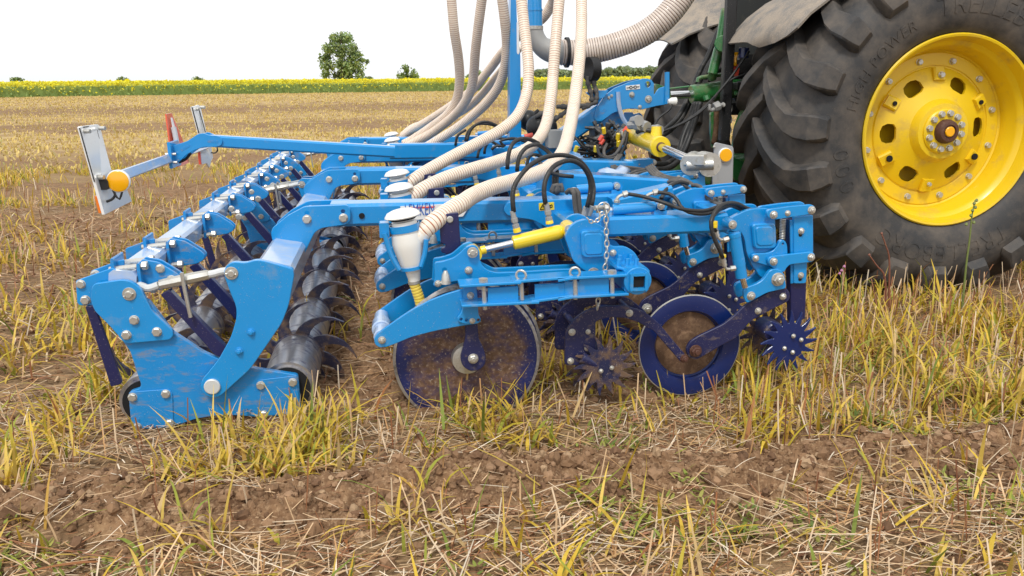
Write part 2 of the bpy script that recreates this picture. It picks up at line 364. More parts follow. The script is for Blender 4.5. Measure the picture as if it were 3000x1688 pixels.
# ---- packer rollers with claw rings
def roller(cx, cy, Y0, Y1, mat):
    c = Q('z2', cx, cy, 2.8); x, z = c[0], c[2]; r = .093
    prof = []; y = 0; L = Y1-Y0
    prof = [(0, r*.86), (.012, r*.86), (.012, r), (L, r), (L, r*.86)]
    tb = MB().add(*g_lathe((x, Y0, z), (x, Y1, z), prof, 40)).build('roller_tube', mat, ROOT)
    MB().add(*g_lathe((x, Y0-.004, z), (x, Y1, z), [(0, r*.84), (.003, r*.84)], 32)).build('bore_shade', DARK, tb)
    k = 0; y = Y0+.35
    while y < Y1-.03:
        m = MB(); n = 9
        for i in range(n):
            a0 = 2*math.pi*i/n+k*.03+.642
            pts = []
            for t in np.linspace(0, 1, 7):   # claw curving backwards as it leaves the tube
                rad = r*.93+.175*t-.035*t*t; ang = a0-.72*t**1.35; w = .026*(1-t)**.8+.0015
                pts.append((rad, ang, w))
            V = []; F = []
            for rad, ang, w in pts:
                ct, st = math.cos(ang), math.sin(ang)
                for sg, dy, th in ((-1, -.007, 0), (1, -.007, 0), (1, .007, 0), (-1, .007, 0)):
                    V.append((x+rad*ct-st*w*sg, y+dy, z+rad*st+ct*w*sg))
            for j in range(len(pts)-1):
                for q in range(4):
                    p = (q+1) % 4; F.append((j*4+q, j*4+p, (j+1)*4+p, (j+1)*4+q))
            F.append((0, 1, 2, 3)); F.append(tuple((len(pts)-1)*4+q for q in (3, 2, 1, 0))); m.add(V, F)
        m.add(*g_lathe((x, y-.014, z), (x, y+.014, z), [(0, r+.0015), (.002, r+.005), (.026, r+.005), (.028, r+.0015)], 36))
        m.build('claw_ring', CLAW, tb, angle=30); y += .575; k += 1
for Y0, Y1 in ((2.815, 5.16), (5.34, 7.7)):
    roller(1550, 1072, Y0, Y1, STEEL); roller(548, 1165, Y0, Y1, STEEL)
# ---- scraper bar with clamps and scraper arms
b0 = Q('z1', 1065, 1215, 3.85)
for Y0, Y1 in ((2.79, 5.15), (5.32, 7.6)):
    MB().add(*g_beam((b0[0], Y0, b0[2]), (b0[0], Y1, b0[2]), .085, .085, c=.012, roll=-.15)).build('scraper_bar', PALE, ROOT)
def clamp():
    Y = 3.81; ps = []
    lf = plate('clamp_bracket', 'z1', [(818, 1170), (985, 1108), (1030, 1095), (1030, 1290), (1000, 1300), (830, 1290)], Y-.02, .008, BLUED, ROOT, .008)
    rg = xz('z1', [(1145, 1090), (1250, 1110), (1370, 1185), (1397, 1215), (1387, 1250), (1340, 1275), (1200, 1297), (1150, 1290)], Y)
    for dy in (-.02, .02):
        V, F = g_plate(rg, Y+dy, .008, .008); mk('tab_plate', V, F, BLUED, lf)
    for cx, cy, h in ((985, 1140, .07), (1150, 1205, .105)):
        q = Q('z1', cx, cy, Y); MB().add(*g_box(q[0]-.005, q[0]+.005, Y-.05, Y+.06, q[2]-h/2, q[2]+h/2)).build('clamp_plate', BLUED, lf)
    for dy, ya in ((-.035, 1148), (.045, 1140)):
        a, b = Q('z1', 955, ya, Y), Q('z1', 1185, ya-24, Y); a[1] += dy; b[1] += dy
        MB().add(*g_cyl(a, b, .009, seg=10)).add(*g_lathe(b+np.array([-.012, 0, 0]), b+np.array([.015, 0, 0]), [(0, .015), (.014, .015), (.017, .012)], 6)).build('clamp_rod', ZINC, lf)
    a, b = Q('z1', 1080, 1300, Y-.04), Q('z1', 1200, 1283, Y-.04); MB().add(*g_cyl(a, b, .009, seg=10)).add(*g_lathe(b, b+np.array([.02, 0, 0]), [(0, .015), (.014, .015), (.017, .012)], 6)).build('clamp_rod', ZINC, lf)
    for x, y, r in ((850, 1195, 30), (1257, 1157, 27), (1328, 1233, 31)): bolt(lf, 'z1', x, y, Y-.02, r, 'head')
    return lf
cl = clamp()
fa = plate('scraper_arm', 'z2', [(650, 395), (715, 362), (1125, 780), (1075, 835), (1040, 825)], 2.79, .03, NAVY, ROOT, .006)
ra = plate('scraper_arm', 'z2', [(118, 478), (185, 472), (378, 1010), (372, 1030), (300, 1048)], 2.79, .012, NAVY, ROOT, .006)
cys = [2.72, 3.17, 3.81, 4.45, 4.95, 5.52, 6.04, 6.71, 7.35]
cl.location.y += cys[0]-3.81+.13
for i, y in enumerate(cys[1:]):
    copy_part(cl, (0, y-cys[0]-.13+.06, 0)); copy_part(fa, (0, y-2.75, 0)); copy_part(ra, (0, y-2.75, 0))
eb = plate('end_bracket', 'z2', [(52, 297), (235, 232), (310, 205), (400, 250), (400, 472), (80, 472), (62, 455)], 2.797, .01, BLUE, ROOT, .006)
bolt(eb, 'z2', 90, 320, 2.797, 30, 'head'); bolt(eb, 'z2', 123, 433, 2.797, 32, 'head')
# ---- cross tube of the packer and the longitudinal beams with their gussets
ct = Q('a2', 695, 1345, 3.2)
for Y0, Y1 in ((2.775, 5.1), (5.35, 7.55)):
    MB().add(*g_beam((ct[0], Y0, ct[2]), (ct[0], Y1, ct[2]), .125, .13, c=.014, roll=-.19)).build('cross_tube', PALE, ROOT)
def beam_arm():
    Y = 3.19
    g = plate('gusset_plate', 'a2', [(522, 1100), (535, 1045), (700, 910), (880, 815), (1325, 798), (1364, 840), (1366, 960), (1325, 1008), (1060, 1045), (985, 1090), (880, 1310), (800, 1440), (720, 1440), (600, 1300), (530, 1160)], Y, .016, BLUE, ROOT, .014, holes=[(903, 885, 24), (1285, 866, 22)])
    for x, y in ((903, 952), (1290, 937)): bolt(g, 'a2', x, y, Y, 46, 'head')
    g2 = copy_part(g, (0, .15, 0), False)
    a, b = Q('a2', 1150, 925, Y), Q('a4', 1080, 1170, Y)
    h = Q('n', 1027, 603, Y)[2]-Q('n', 1027, 670, Y)[2]
    bm = MB().add(*g_beam((a[0], Y+.083, a[2]), (b[0], Y+.083, b[2]), .125, h, c=.012)).build('longitudinal_beam', BLUE, ROOT)
    pl = plate('reinforcing_plate', 'z3', [(1368, 210), (1390, 160), (1440, 132), (2240, 98), (2254, 420), (1950, 440), (1780, 380), (1650, 305), (1500, 285), (1400, 260)], Y, .012, BLUE, bm, .02)
    bolt(bm, 'a2', 1485, 915, Y+.018, 30, 'flat', DARK, 'bolt_hole_shade')
    return g, g2, bm, pl
g, g2, bm, pl = beam_arm()
for dy in (1.32, 2.58, 3.85):
    for o in (g, g2, bm): copy_part(o, (0, dy, 0), o is g)
# nameplate on the near beam
Yn = 3.202
np_ = plate('name_plate', 'a3', [(590, 1085), (1400, 1045), (1600, 1040), (1480, 1230), (640, 1290)], Yn, .002, STICK, bm, .004, c=.0005)
plate('red_stripe', 'a3', [(730, 1100), (1085, 1083), (1070, 1108), (760, 1120)], Yn-.0015, .002, RED, np_, .001, c=.0003)
def text_obj(name, s, mat, size, ext, par, place, spacing=1.0):
    """place(x, y, d) maps flat letter coordinates (metres) to a world point"""
    cu = bpy.data.curves.new(name, 'FONT'); cu.body = s; cu.size = size; cu.extrude = ext; cu.space_character = spacing; cu.resolution_u = 3
    o = bpy.data.objects.new(name, cu); COL.objects.link(o); bpy.context.view_layer.update()
    me = bpy.data.meshes.new_from_object(o.evaluated_get(bpy.context.evaluated_depsgraph_get()))
    bpy.data.objects.remove(o); bpy.data.curves.remove(cu)
    bmm = bmesh.new(); bmm.from_mesh(me); bmesh.ops.triangulate(bmm, faces=bmm.faces)
    bmesh.ops.subdivide_edges(bmm, edges=[e for e in bmm.edges if e.calc_length() > size*.4], cuts=1)
    for v in bmm.verts: v.co = Vector(place(v.co.x, v.co.y, v.co.z))
    bmm.to_mesh(me); bmm.free(); me.materials.clear(); me.name = name; return link(name, me, mat, par)
t0, t1 = Q('a3', 655, 1225, Yn), Q('a3', 1180, 1192, Yn); tl = t1-t0
text_obj('lettering', 'LEMKEN', LBLUE, .075, .001, np_, lambda x, y, d: tuple(t0+tl*(x/.36)*1.05+np.array([0, -.0025-d, y*.9])))
def chain_sticker(k, quad, Y, par):
    st = plate('folding_sticker', k, quad, Y, .002, STICK, par, .002, c=.0005)
    a, b, c, d = (Q(k, *p, Y-.001) for p in quad); e1 = (b-a); e2 = (d-a)
    def P(u, v): return a+e1*u+e2*v+np.array([0, -.001, 0])
    m = MB(); r = .0022
    for (u0, u1) in ((.05, .3), (.42, .6), (.72, .95)): m.add(*g_tube([P(u0, .5), P((u0+u1)/2, .5), P(u1, .5)], r, .01, 6))
    for cu in (.36, .66):
        m.add(*g_tube([P(cu+.1*math.cos(q), .5+.3*math.sin(q)) for q in np.linspace(.6, 5.7, 9)], r, .006, 6))
    m.build('chain_symbol', DARK, st)
c2 = [o for o in COL.objects if o.name.startswith('gusset_plate')]
chain_sticker('a2', [(970, 548), (1150, 602), (1132, 655), (955, 600)], 3.19+1.32-.003, c2[2])
# ---- yellow warning sticker
ws = plate('warning_sticker', 'a4', [(345, 1078), (540, 1063), (545, 1163), (350, 1175)], 3.188, .002, YEL, pl, .002, c=.0005)
m = MB()
for pts in ([(362, 1158), (398, 1090), (425, 1152), (362, 1158)], [(468, 1100), (490, 1108), (515, 1096), (518, 1128), (492, 1138), (470, 1130), (468, 1100)], [(491, 1108), (492, 1137)], [(398, 1115), (400, 1138)]):
    P3 = [Q('a4', x, y, 3.187) for x, y in pts]
    for i in range(len(P3)-1): m.add(*g_cyl(P3[i], P3[i+1], .0017, seg=5))
m.build('warning_symbol', DARK, ws)
# ---------------------------------------------------------------- row unit, rear half
def rear_unit():
    L = []
    Y = 2.68
    out = [(132, 705), (160, 660), (230, 610), (330, 540), (450, 460), (600, 380), (750, 322), (895, 280), (1000, 400), (1010, 575), (850, 600), (640, 640), (450, 690), (330, 740), (240, 775), (180, 780), (142, 755)]
    a1 = plate('disc_arm', 'z4', out, Y, .012, BLUE, ROOT, .012); bolt(a1, 'z4', 200, 715, Y, 34, 'hex'); L.append(a1)
    V, F = g_plate(xz('z4', out, Y), 2.955, .012, .012); L.append(mk('disc_arm', V, F, BLUE, ROOT))
    p = Q('z4', 195, 700, Y)
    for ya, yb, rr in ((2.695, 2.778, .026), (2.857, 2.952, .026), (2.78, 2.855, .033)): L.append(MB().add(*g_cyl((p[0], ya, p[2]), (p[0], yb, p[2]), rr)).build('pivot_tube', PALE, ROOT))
    br = plate('scale_bracket', 'z4', [(890, 240), (1005, 243), (1015, 400), (1020, 500), (1040, 535), (1036, 562), (1000, 580), (900, 580), (850, 560), (838, 530), (870, 490), (890, 430)], 2.665, .012, BLUE, ROOT, .008, holes=[(872, 538, 15), (918, 545, 15), (1018, 545, 15)])
    bolt(br, 'z4', 952, 337, 2.665, 32); bolt(br, 'z4', 967, 552, 2.665, 26); L.append(br)
    c = Q('z4', 943, 848, 2.79); R = .258
    for dy, s in ((0, 1), (.055, -1)):
        ax = np.array([.035*s, 1, 0]); p0 = np.array([c[0]-.01*s, 2.775+dy, c[2]])
        d = MB().add(*g_lathe(p0, p0+ax, [(-.0002, .01)]+[(.0, R*q) for q in (.3, .5, .62, .72, .8, .86, .9, .93)]+[(.003, R-.004), (.006, R-.016)], 64)).build('seed_disc', DISC, ROOT, angle=50)
        rv = np.array([v.co for v in d.data.vertices]); rr = np.hypot(rv[:, 0]-p0[0], rv[:, 2]-p0[2])/R; am = d.data.attributes.new('mud', 'FLOAT', 'POINT'); am.data.foreach_set('value', np.clip((.97-rr)/.25, 0, 1).astype(np.float32))
        MB().add(*g_lathe(p0, p0+ax, [(-.0006, R-.0105), (.0015, R-.003), (.003, R), (.0045, R-.003), (.0066, R-.0105)], 64, False)).build('cutting_edge', EDGE, d)
        if s == 1: MB().add(*g_lathe(p0-ax*.03, p0, [(0, .03), (.004, .052), (.03, .056)], 28)).build('disc_hub', ZINC, d)
        L.append(d)
    st = plate('disc_strut', 'z4', [(905, 560), (1012, 560), (1020, 700), (1060, 780), (1085, 860), (1075, 930), (1020, 975), (940, 980), (880, 930), (865, 860), (890, 780), (910, 700)], 2.70, .014, NAVYD, ROOT, .014)
    bolt(st, 'z4', 975, 872, 2.70, 46); L.append(st)
    ub = plate('tilting_bracket', 'z3', [(716, 705), (790, 698), (900, 660), (960, 615), (1000, 572), (1035, 552), (1075, 543), (1120, 556), (1142, 600), (1144, 680), (1172, 740), (1222, 782), (1300, 803), (1500, 795), (2000, 765), (2254, 757), (2254, 850), (1950, 870), (1700, 885), (1340, 905), (1150, 870), (900, 885), (745, 932), (704, 925), (722, 860)], 2.745, .014, BLUE, ROOT, .01, holes=[(812, 775, 25)])
    bolt(ub, 'z3', 1078, 612, 2.73, 52, 'pin'); bolt(ub, 'z3', 1040, 780, 2.745, 38); bolt(ub, 'z3', 752, 905, 2.745, 34)
    q0, q1 = Q('z3', 825, 905, 2.74), Q('z3', 822, 800, 2.74)
    MB().add(*g_lathe(q0, q1, [(0, .018), (.03, .013), (.045, .006)], 14)).build('locating_pin', ZINC, ub); L.append(ub)
    V, F = g_plate(xz('z3', [(716, 705), (790, 698), (900, 660), (1000, 572), (1075, 543), (1142, 600), (1172, 740), (1300, 803), (2254, 757), (2254, 850), (1340, 905), (745, 932), (704, 925)], 2.745), 2.815, .012, .01)
    L.append(mk('tilting_bracket', V, F, BLUE, ROOT))
    ps = plate('shank', 'z3', [(762, 258), (942, 235), (972, 612), (940, 660), (792, 715), (786, 665), (828, 655), (830, 625), (785, 612), (782, 575), (822, 562), (824, 535), (778, 525)], 2.84, .022, NAVY, ROOT, .004)
    bolt(ps, 'z3', 862, 300, 2.84, 32, 'head'); L.append(ps)
    # seed cup
    Y = 2.82; A, B = Q('z3', 405, 205, Y), Q('z3', 532, 885, Y); Ln = float(np.linalg.norm(B-A))
    s = PXM('z3', 1, Y)
    cup = MB().add(*g_lathe(A, B, [(d*Ln, r*s) for d, r in ((.16, 112), (.18, 120), (.30, 130), (.44, 142), (.52, 138), (.62, 124), (.72, 110), (.80, 98), (.84, 72), (.88, 66), (.99, 54))], 28)).build('seed_cup', WHITE, ROOT, angle=40)
    lid = MB().add(*g_lathe(A, B, [(d*Ln, r*s) for d, r in ((-.01, 40), (.004, 95), (.03, 140), (.075, 165), (.088, 168), (.095, 160), (.13, 110), (.145, 105))], 32)).build('cup_lid', WHITE, cup, angle=45)
    MB().add(*g_lathe(A, B, [(d*Ln, r*s) for d, r in ((.105, 146), (.13, 118), (.135, 116))], 28, False)).build('vent_shade', DARK, lid)
    D = (B-A)/Ln
    mp = Q('z3', 622, 405, Y); st0 = Q('z3', 470, 560, Y)
    MB().add(*g_cyl(st0, mp+(mp-st0)*.02, .036, .031, 20)).build('hose_socket', WHITE, cup)
    q = A+D*Ln*.245
    MB().add(*g_lathe(q-D*.012, q+D*.02, [(0, 134*s), (0, 142*s), (.024, 142*s), (.024, 134*s)], 28, False)).add(*g_box(q[0]-.085, q[0]-.052, Y-.02, Y+.03, q[2]-.03, q[2]+.02)).build('cup_strap', BLUE, cup)
    q = A+D*Ln*.79
    fr = MB().add(*g_lathe(q-D*.004, q+D*.01, [(0, 102*s), (0, 112*s), (.011, 112*s), (.011, 102*s)], 28, False))
    for pts in ([(248, 430), (300, 620), (385, 775)], [(640, 490), (628, 620), (590, 745)]):
        MB().add(*g_tube([Q('z3', x, y, Y-.03) for x, y in pts], .0085, .02, 8)).build('cradle_rod', BLUE, cup)
    fr.build('cradle_ring', BLUE, cup)
    yh = ribbed('seed_spout', [Q('z3', 520, 862, Y), Q('z3', 535, 930, Y), Q('z3', 570, 1030, Y), Q('z3', 600, 1160, Y)], .018, HOSEY, cup, .011, depth=.1)
    MB().add(*g_lathe(Q('z3', 526, 890, Y)-D*.005, Q('z3', 526, 890, Y)+D*.01, [(0, .0195), (0, .0215), (.01, .0215), (.01, .0195)], 18, False)).build('hose_clip', ZINC, yh)
    L.append(cup)
    # pressure cylinder
    Y = 2.80; a, b = Q('z3', 1078, 612, Y), Q('z3', 1990, 395, Y); u = (b-a)/np.linalg.norm(b-a); l = float(np.linalg.norm(b-a))
    cy = MB().add(*g_lathe(a+u*l*.41, b-u*.01, [(0, .018), (.004, .0245), (.05, .0255), (l*.47, .0255), (l*.5, .024), (l*.55, .012)], 24)).build('hydraulic_cylinder', YEL, ROOT)
    bp = MB().add(*g_lathe((b[0], Y-.04, b[2]), (b[0], Y+.04, b[2]), [(0, .026), (.002, .028), (.08, .028)], 26)).build('clevis_eye', YEL, cy)
    bolt(bp, 'z3', 1990, 395, Y-.045, 48, 'pin')
    MB().add(*g_lathe((a[0], Y-.045, a[2]), (a[0], Y+.03, a[2]), [(0, .027), (.075, .027)], 24)).add(*g_cyl(a+u*.028, a+u*.047, .015)).build('rod_eye', YEL, cy)
    MB().add(*g_cyl(a+u*.04, a+u*l*.43, .0115)).build('piston_rod', CHROME, cy)
    for px, py, qx, qy in ((1500, 420, 1490, 378), (1805, 340, 1800, 308)):
        P0, P1 = Q('z3', px, py, Y), Q('z3', qx, qy, Y); MB().add(*g_cyl(P0, P1, .014, .0125)).build('port_boss', YEL, cy)
        P2 = P1+(P1-P0)/np.linalg.norm(P1-P0)*.05
        MB().add(*g_lathe(P1, P2, [(0, .012), (.012, .012), (.0125, .0085), (.02, .0085), (.0205, .0115), (.034, .0115), (.035, .0095), (.06, .0085)], 8)).build('hose_fitting', CAST, cy)
    L.append(cy)
    # ladder-like depth adjuster
    lad = MB(); yc = 2.635
    T = [('z3', 990, 930), ('z3', 1500, 900), ('z3', 1990, 862), ('z5', 110, 655), ('z5', 545, 632)]; Bm = [('z3', 1010, 1118), ('z3', 1670, 1085), ('z3', 1990, 1040), ('z5', 110, 790), ('z5', 560, 765)]
    for arr, off in ((T, 0), (Bm, 0)):
        P = [Q(*p, yc-.04) for p in arr]
        for i in range(len(P)-1):
            z = .0035*(i % 2); p, q = P[i].copy(), P[i+1].copy(); p[1] = q[1] = yc; p[2] += z; q[2] += z; e = (q-p)/np.linalg.norm(q-p)*.012
            lad.add(*g_beam(p-e, q+e, .085-.006*(i % 2), .009, c=.002))
    ld = lad.build('depth_adjuster', BLUE, ROOT); L.append(ld)
    for pts in ([('z3', 1222, 950), ('z3', 1510, 928), ('z3', 1510, 1068), ('z3', 1222, 1085)], [('z3', 1665, 918), ('z3', 1945, 900), ('z3', 1945, 1025), ('z3', 1665, 1052)], [('z3', 2085, 890), ('z5', 130, 660), ('z5', 130, 775), ('z3', 2085, 1010)], [('z5', 235, 648), ('z5', 445, 638), ('z5', 445, 765), ('z5', 235, 775)]):
        P = [(lambda q: (q[0], q[2]))(Q(*p, yc-.02)) for p in pts]; V, F = g_plate(P, yc-.02, .012, .003, c=.001); mk('spacer_block', V, F, BLUE, ld)
    for k, x, y, k2, x2, y2 in (('z3', 1178, 890, 'z3', 1195, 1150), ('z3', 1535, 880, 'z3', 1545, 1060), ('z3', 2042, 850, 'z3', 2050, 1020), ('z5', 203, 640, 'z5', 207, 790), ('z5', 465, 610, 'z5', 470, 780)):
        p, q = Q(k, x, y, yc-.02), Q(k2, x2, y2, yc-.02); b = MB().add(*g_cyl(q, p, .0075, seg=10))
        if y in (880, 850, 640):
            c0 = p+np.array([0, 0, .018]); n = 20; th = random.uniform(-.5, 1)
            b.add(*g_tube([c0+np.array([.0165*math.cos(t)*math.cos(th), .0165*math.cos(t)*math.sin(th), .0165*math.sin(t)]) for t in np.linspace(0, 2*math.pi, 14)], .0042, .006, 8))
        else: b.add(*g_lathe(p, p+np.array([0, 0, .012]), [(0, .016), (.012, .016)], 6))
        b.build('eye_bolt' if y in (880, 850, 640) else 'clamp_bolt', ZINC, ld)
    # flanged square tube end at the front of the adjuster
    c = Q('z5', 650, 662, 2.60); tb = MB(); r = PXM('z5', 103, 2.6); h = PXM('z5', 55, 2.6)
    Vp, Fp = g_plate([(c[0]+r*math.cos(t), c[2]+r*math.sin(t)) for t in np.linspace(0, 2*math.pi, 36, endpoint=False)], 2.60, .012, .001); tb.add(Vp, Fp)
    for s in (-1, 1):
        tb.add(*g_box(c[0]+s*h-.005, c[0]+s*h+.005, 2.585, 2.599, c[2]-h-.005, c[2]+h+.005)); tb.add(*g_box(c[0]-h+.005, c[0]+h-.005, 2.5855, 2.5985, c[2]+s*h-.005, c[2]+s*h+.005))
    tb.add(*g_beam((c[0], 2.612, c[2]), (c[0], 2.86, c[2]), .085, .085, c=.01)); tt = tb.build('square_tube', BLUE, ROOT, smooth=False); L.append(tt)
    MB().add(*g_box(c[0]-h+.006, c[0]+h-.006, 2.596, 2.598, c[2]-h+.006, c[2]+h-.006)).build('tube_mouth_shade', DARK, tt)
    cb = MB(); p = Q('z5', 545, 545, 2.7); cb.add(*g_beam(p+np.array([-.04, -.02, .005]), p+np.array([.05, -.02, -.02]), .09, .01)); 
    for dx, dy in ((-.03, -.04), (.0, -.04), (.03, -.045), (-.01, .02), (.03, .02)): cb.add(*g_cyl(p+np.array([dx, dy, -.01]), p+np.array([dx+.004, dy, .03]), .008, seg=6))
    cb.build('clamp_bracket', BLUE, tt)
    hp = plate('head_plate', 'z5', [(130, 345), (170, 275), (215, 240), (290, 220), (380, 265), (440, 300), (446, 400), (480, 418), (560, 415), (620, 450), (655, 500), (660, 560), (600, 590), (440, 590), (400, 605), (330, 620), (250, 575), (190, 520), (160, 430)], 2.735, .018, BLUE, ROOT, .02)
    bolt(hp, 'z5', 473, 462, 2.735, 26); bolt(hp, 'z5', 335, 610, 2.73, 46, 'pin')
    V, F = g_plate(xz('z5', [(245, 305), (415, 300), (420, 490), (255, 497)], 2.72), 2.715, .02, .016, c=.004); mk('welded_frame', V, F, BLUE, hp)
    V, F = g_plate(xz('z5', [(268, 326), (398, 322), (402, 472), (276, 478)], 2.712), 2.711, .004, .014, c=.003); mk('end_cap', V, F, BLUE, hp); L.append(hp)
    V, F = g_plate(xz('z5', [(130, 345), (215, 240), (290, 220), (440, 300), (446, 400), (560, 415), (660, 560), (440, 590), (330, 620), (190, 520)], 2.735), 2.86, .014, .02); L.append(mk('head_plate', V, F, BLUE, ROOT))
    return L
RU = rear_unit()
# ---------------------------------------------------------------- row unit, front half
def front_unit():
    L = []
    a, b = Q('z5', 380, 285, 2.80), Q('z5', 1290, 252, 2.80); h = PXM('z5', 142, 2.8)
    bm = MB().add(*g_beam((a[0], 2.865, a[2]), (b[0], 2.865, b[2]), .12, h, c=.01)).build('unit_beam', BLUE, ROOT); L.append(bm)
    # small top cylinder
    Y = 2.86; p, q = Q('a4', 1290, 1165, Y), Q('a4', 1850, 1118, Y); p[1] = q[1] = Y
    cy = MB().add(*g_lathe(p, q, [(0, .010), (.001, .0185), (.012, .0195), (.14, .0195), (.155, .018), (.162, .009)], 22)).build('latch_cylinder', BLUE, ROOT)
    MB().add(*g_cyl(p-np.array([.02, 0, -.001]), p, .009, seg=8)).build('piston_rod', CHROME, cy)
    c = Q('a4', 1915, 1112, Y); MB().add(*g_lathe((c[0], Y-.02, c[2]), (c[0], Y+.02, c[2]), [(0, .017), (.04, .017)], 18)).add(*g_box(c[0]-.03, c[0]+.016, Y-.02, Y+.02, c[2]-.05, c[2]-.012)).add(*g_box(c[0]-.055, c[0]+.03, Y-.03, Y+.03, c[2]-.046, c[2]-.034)).build('cylinder_lug', BLUE, cy)
    bolt(cy, 'a4', 1915, 1112, Y-.022, 52, 'pin'); L.append(cy)
    bp = plate('pivot_plate', 'b2', [(343, 325), (380, 285), (480, 230), (600, 170), (722, 142), (920, 138), (1000, 260), (1015, 560), (1010, 700), (1000, 900), (930, 985), (825, 1078), (700, 900), (625, 740), (600, 560), (560, 470), (500, 420), (380, 420)], 2.765, .02, BLUE, ROOT, .016)
    V, F = g_plate(xz('b2', [(690, 345), (1010, 335), (1018, 670), (722, 682)], 2.75), 2.748, .018, .018, c=.004); mk('welded_frame', V, F, BLUE, bp)
    V, F = g_plate(xz('b2', [(735, 385), (980, 378), (988, 632), (755, 640)], 2.745), 2.7435, .005, .016, c=.004); mk('end_cap', V, F, BLUE, bp)
    L.append(bp)
    V, F = g_plate(xz('b2', [(480, 230), (722, 142), (920, 138), (1015, 560), (1000, 900), (825, 1078), (600, 560)], 2.765), 2.87, .02, .016); L.append(mk('pivot_plate', V, F, BLUE, ROOT))
    tr = plate('rocker', 'b2', [(688, 800), (695, 760), (735, 740), (900, 735), (980, 700), (1030, 640), (1058, 575), (1098, 553), (1142, 578), (1163, 640), (1168, 760), (1100, 930), (990, 950), (950, 915), (705, 845)], 2.747, .014, BLUE, ROOT, .012, holes=[(1105, 610, 20)])
    bolt(tr, 'b2', 743, 802, 2.747, 48); L.append(tr)
    for pts, bs, dy in (([(890, 205), (905, 165), (950, 148), (1200, 112), (1480, 88), (1528, 115), (1545, 165), (1512, 212), (1000, 290), (930, 276), (897, 243)], ((980, 225, 58), (1167, 203, 42), (1483, 162, 58)), .0),
                    ([(902, 830), (920, 795), (960, 775), (1480, 715), (1522, 738), (1537, 795), (1500, 850), (1200, 885), (1160, 920), (1118, 990), (1050, 975), (990, 945), (920, 885)], ((980, 845, 58), (1477, 787, 56)), .0)):
        V, F = g_plate(xz('b2', pts, 2.73), 2.73, .014, .012); o = mk('parallel_link', V, F, BLUE, ROOT); L.append(o)
        for x, y, r in bs: bolt(o, 'b2', x, y, 2.73, r)
        V, F = g_plate(xz('b2', pts, 2.73), 2.805, .012, .012); L.append(mk('parallel_link', V, F, BLUE, ROOT))
    po = plate('post_sleeve', 'b2', [(1250, 255), (1505, 228), (1508, 720), (1425, 860), (1415, 1120), (1390, 1135), (1250, 1138)], 2.75, .014, BLUE, ROOT, .006)
    bolt(po, 'b2', 1345, 440, 2.75, 48); bolt(po, 'b2', 1340, 1027, 2.75, 46)
    for x, y in ((1333, 490), (1328, 1078)): bolt(po, 'b2', x, y, 2.7505, 26, 'flat', DARK, 'slot')
    L.append(po)
    ps = plate('post', 'z5', [(1722, 225), (1832, 225), (1842, 690), (1833, 930), (1735, 952), (1728, 690)], 2.766, .034, NAVY, ROOT, .003)
    plate('post_flange', 'z5', [(1728, 230), (1750, 230), (1752, 680), (1732, 680)], 2.757, .006, BLUE, ps, .002); L.append(ps)
    a, b = Q('b2', 1106, 270, 2.775), Q('b2', 1094, 540, 2.775); n = 13
    L.append(MB().add(*g_tube([a+(b-a)*t/(n*12)+np.array([math.cos(t*2*math.pi/12), math.sin(t*2*math.pi/12), 0])*.0095 for t in range(n*12+1)], .0021, .006, 6)).build('spring', ZINC, ROOT))
    # lift cylinder
    Y = 2.71; a, b = Q('b2', 437, 355, Y), Q('b2', 545, 1000, Y); u = (b-a)/np.linalg.norm(b-a); l = float(np.linalg.norm(b-a))
    cy = MB().add(*g_lathe(a+u*.022, b, [(0, .017), (.008, .0185), (.009, .0225), (.022, .0225), (.023, .021), (l*.57, .021), (l*.572, .0215), (l*.72, .0215), (l*.722, .0205), (l*.96, .0205), (l*.965, .012)], 24)).build('lift_cylinder', BLUE, ROOT, angle=25)
    MB().add(*g_lathe((a[0], Y-.02, a[2]), (a[0], Y+.05, a[2]), [(0, .02), (.07, .02)], 20)).build('cylinder_eye', BLUE, cy)
    bolt(cy, 'b2', 437, 355, Y-.021, 60, 'pin')
    MB().add(*g_cyl(b-u*.01, Q('b2', 605, 1190, Y), .0105)).build('piston_rod', CHROME, cy)
    for pts in ([(470, 928), (410, 938), (360, 945), (330, 900), (320, 850), (300, 800)], [(380, 540), (330, 555), (265, 548), (235, 510), (205, 440)]):
        P = [Q('b2', x, y, Y-.01) for x, y in pts]; mm = MB().add(*g_tube(P[:4], .0055, .008, 8)); mm.add(*g_lathe(P[0], P[1], [(0, .010), (.018, .010)], 6)); mm.add(*g_lathe(P[3], P[-1], [(0, .0095), (.012, .0095), (.013, .0115), (.034, .0115)], 10)); mm.build('hose_fitting', ZINC, cy)
    L.append(cy)
    fp = [(583, 1240), (600, 1210), (640, 1182), (760, 1140), (850, 1080), (920, 975), (960, 950), (1010, 942), (1080, 962), (1130, 1030), (1150, 1200), (900, 1255), (720, 1350), (625, 1402), (592, 1330)]
    f1 = plate('lift_lever', 'b2', fp, 2.722, .016, BLUE, ROOT, .012); bolt(f1, 'b2', 1035, 1080, 2.722, 98); bolt(f1, 'b2', 680, 1300, 2.722, 64); L.append(f1)
    V, F = g_plate(xz('b2', fp, 2.722), 2.80, .014, .012); L.append(mk('lift_lever', V, F, BLUE, ROOT))
    # navy arms
    ar = [(1640, 708), (1690, 703), (1728, 745), (1722, 800), (1600, 862), (1450, 942), (1400, 1000), (1350, 1060), (1250, 1112), (1130, 1182), (1060, 1222), (1010, 1202), (988, 1150), (1018, 1090), (1080, 1050), (1250, 970), (1330, 910), (1400, 840), (1500, 782)]
    a1 = plate('coulter_arm', 'z5', ar, 2.742, .012, NAVYD, ROOT, .014); bolt(a1, 'z5', 1675, 770, 2.742, 28); bolt(a1, 'z5', 1500, 872, 2.742, 27); bolt(a1, 'z5', 1057, 1155, 2.735, 48, 'hex', BROWN); L.append(a1)
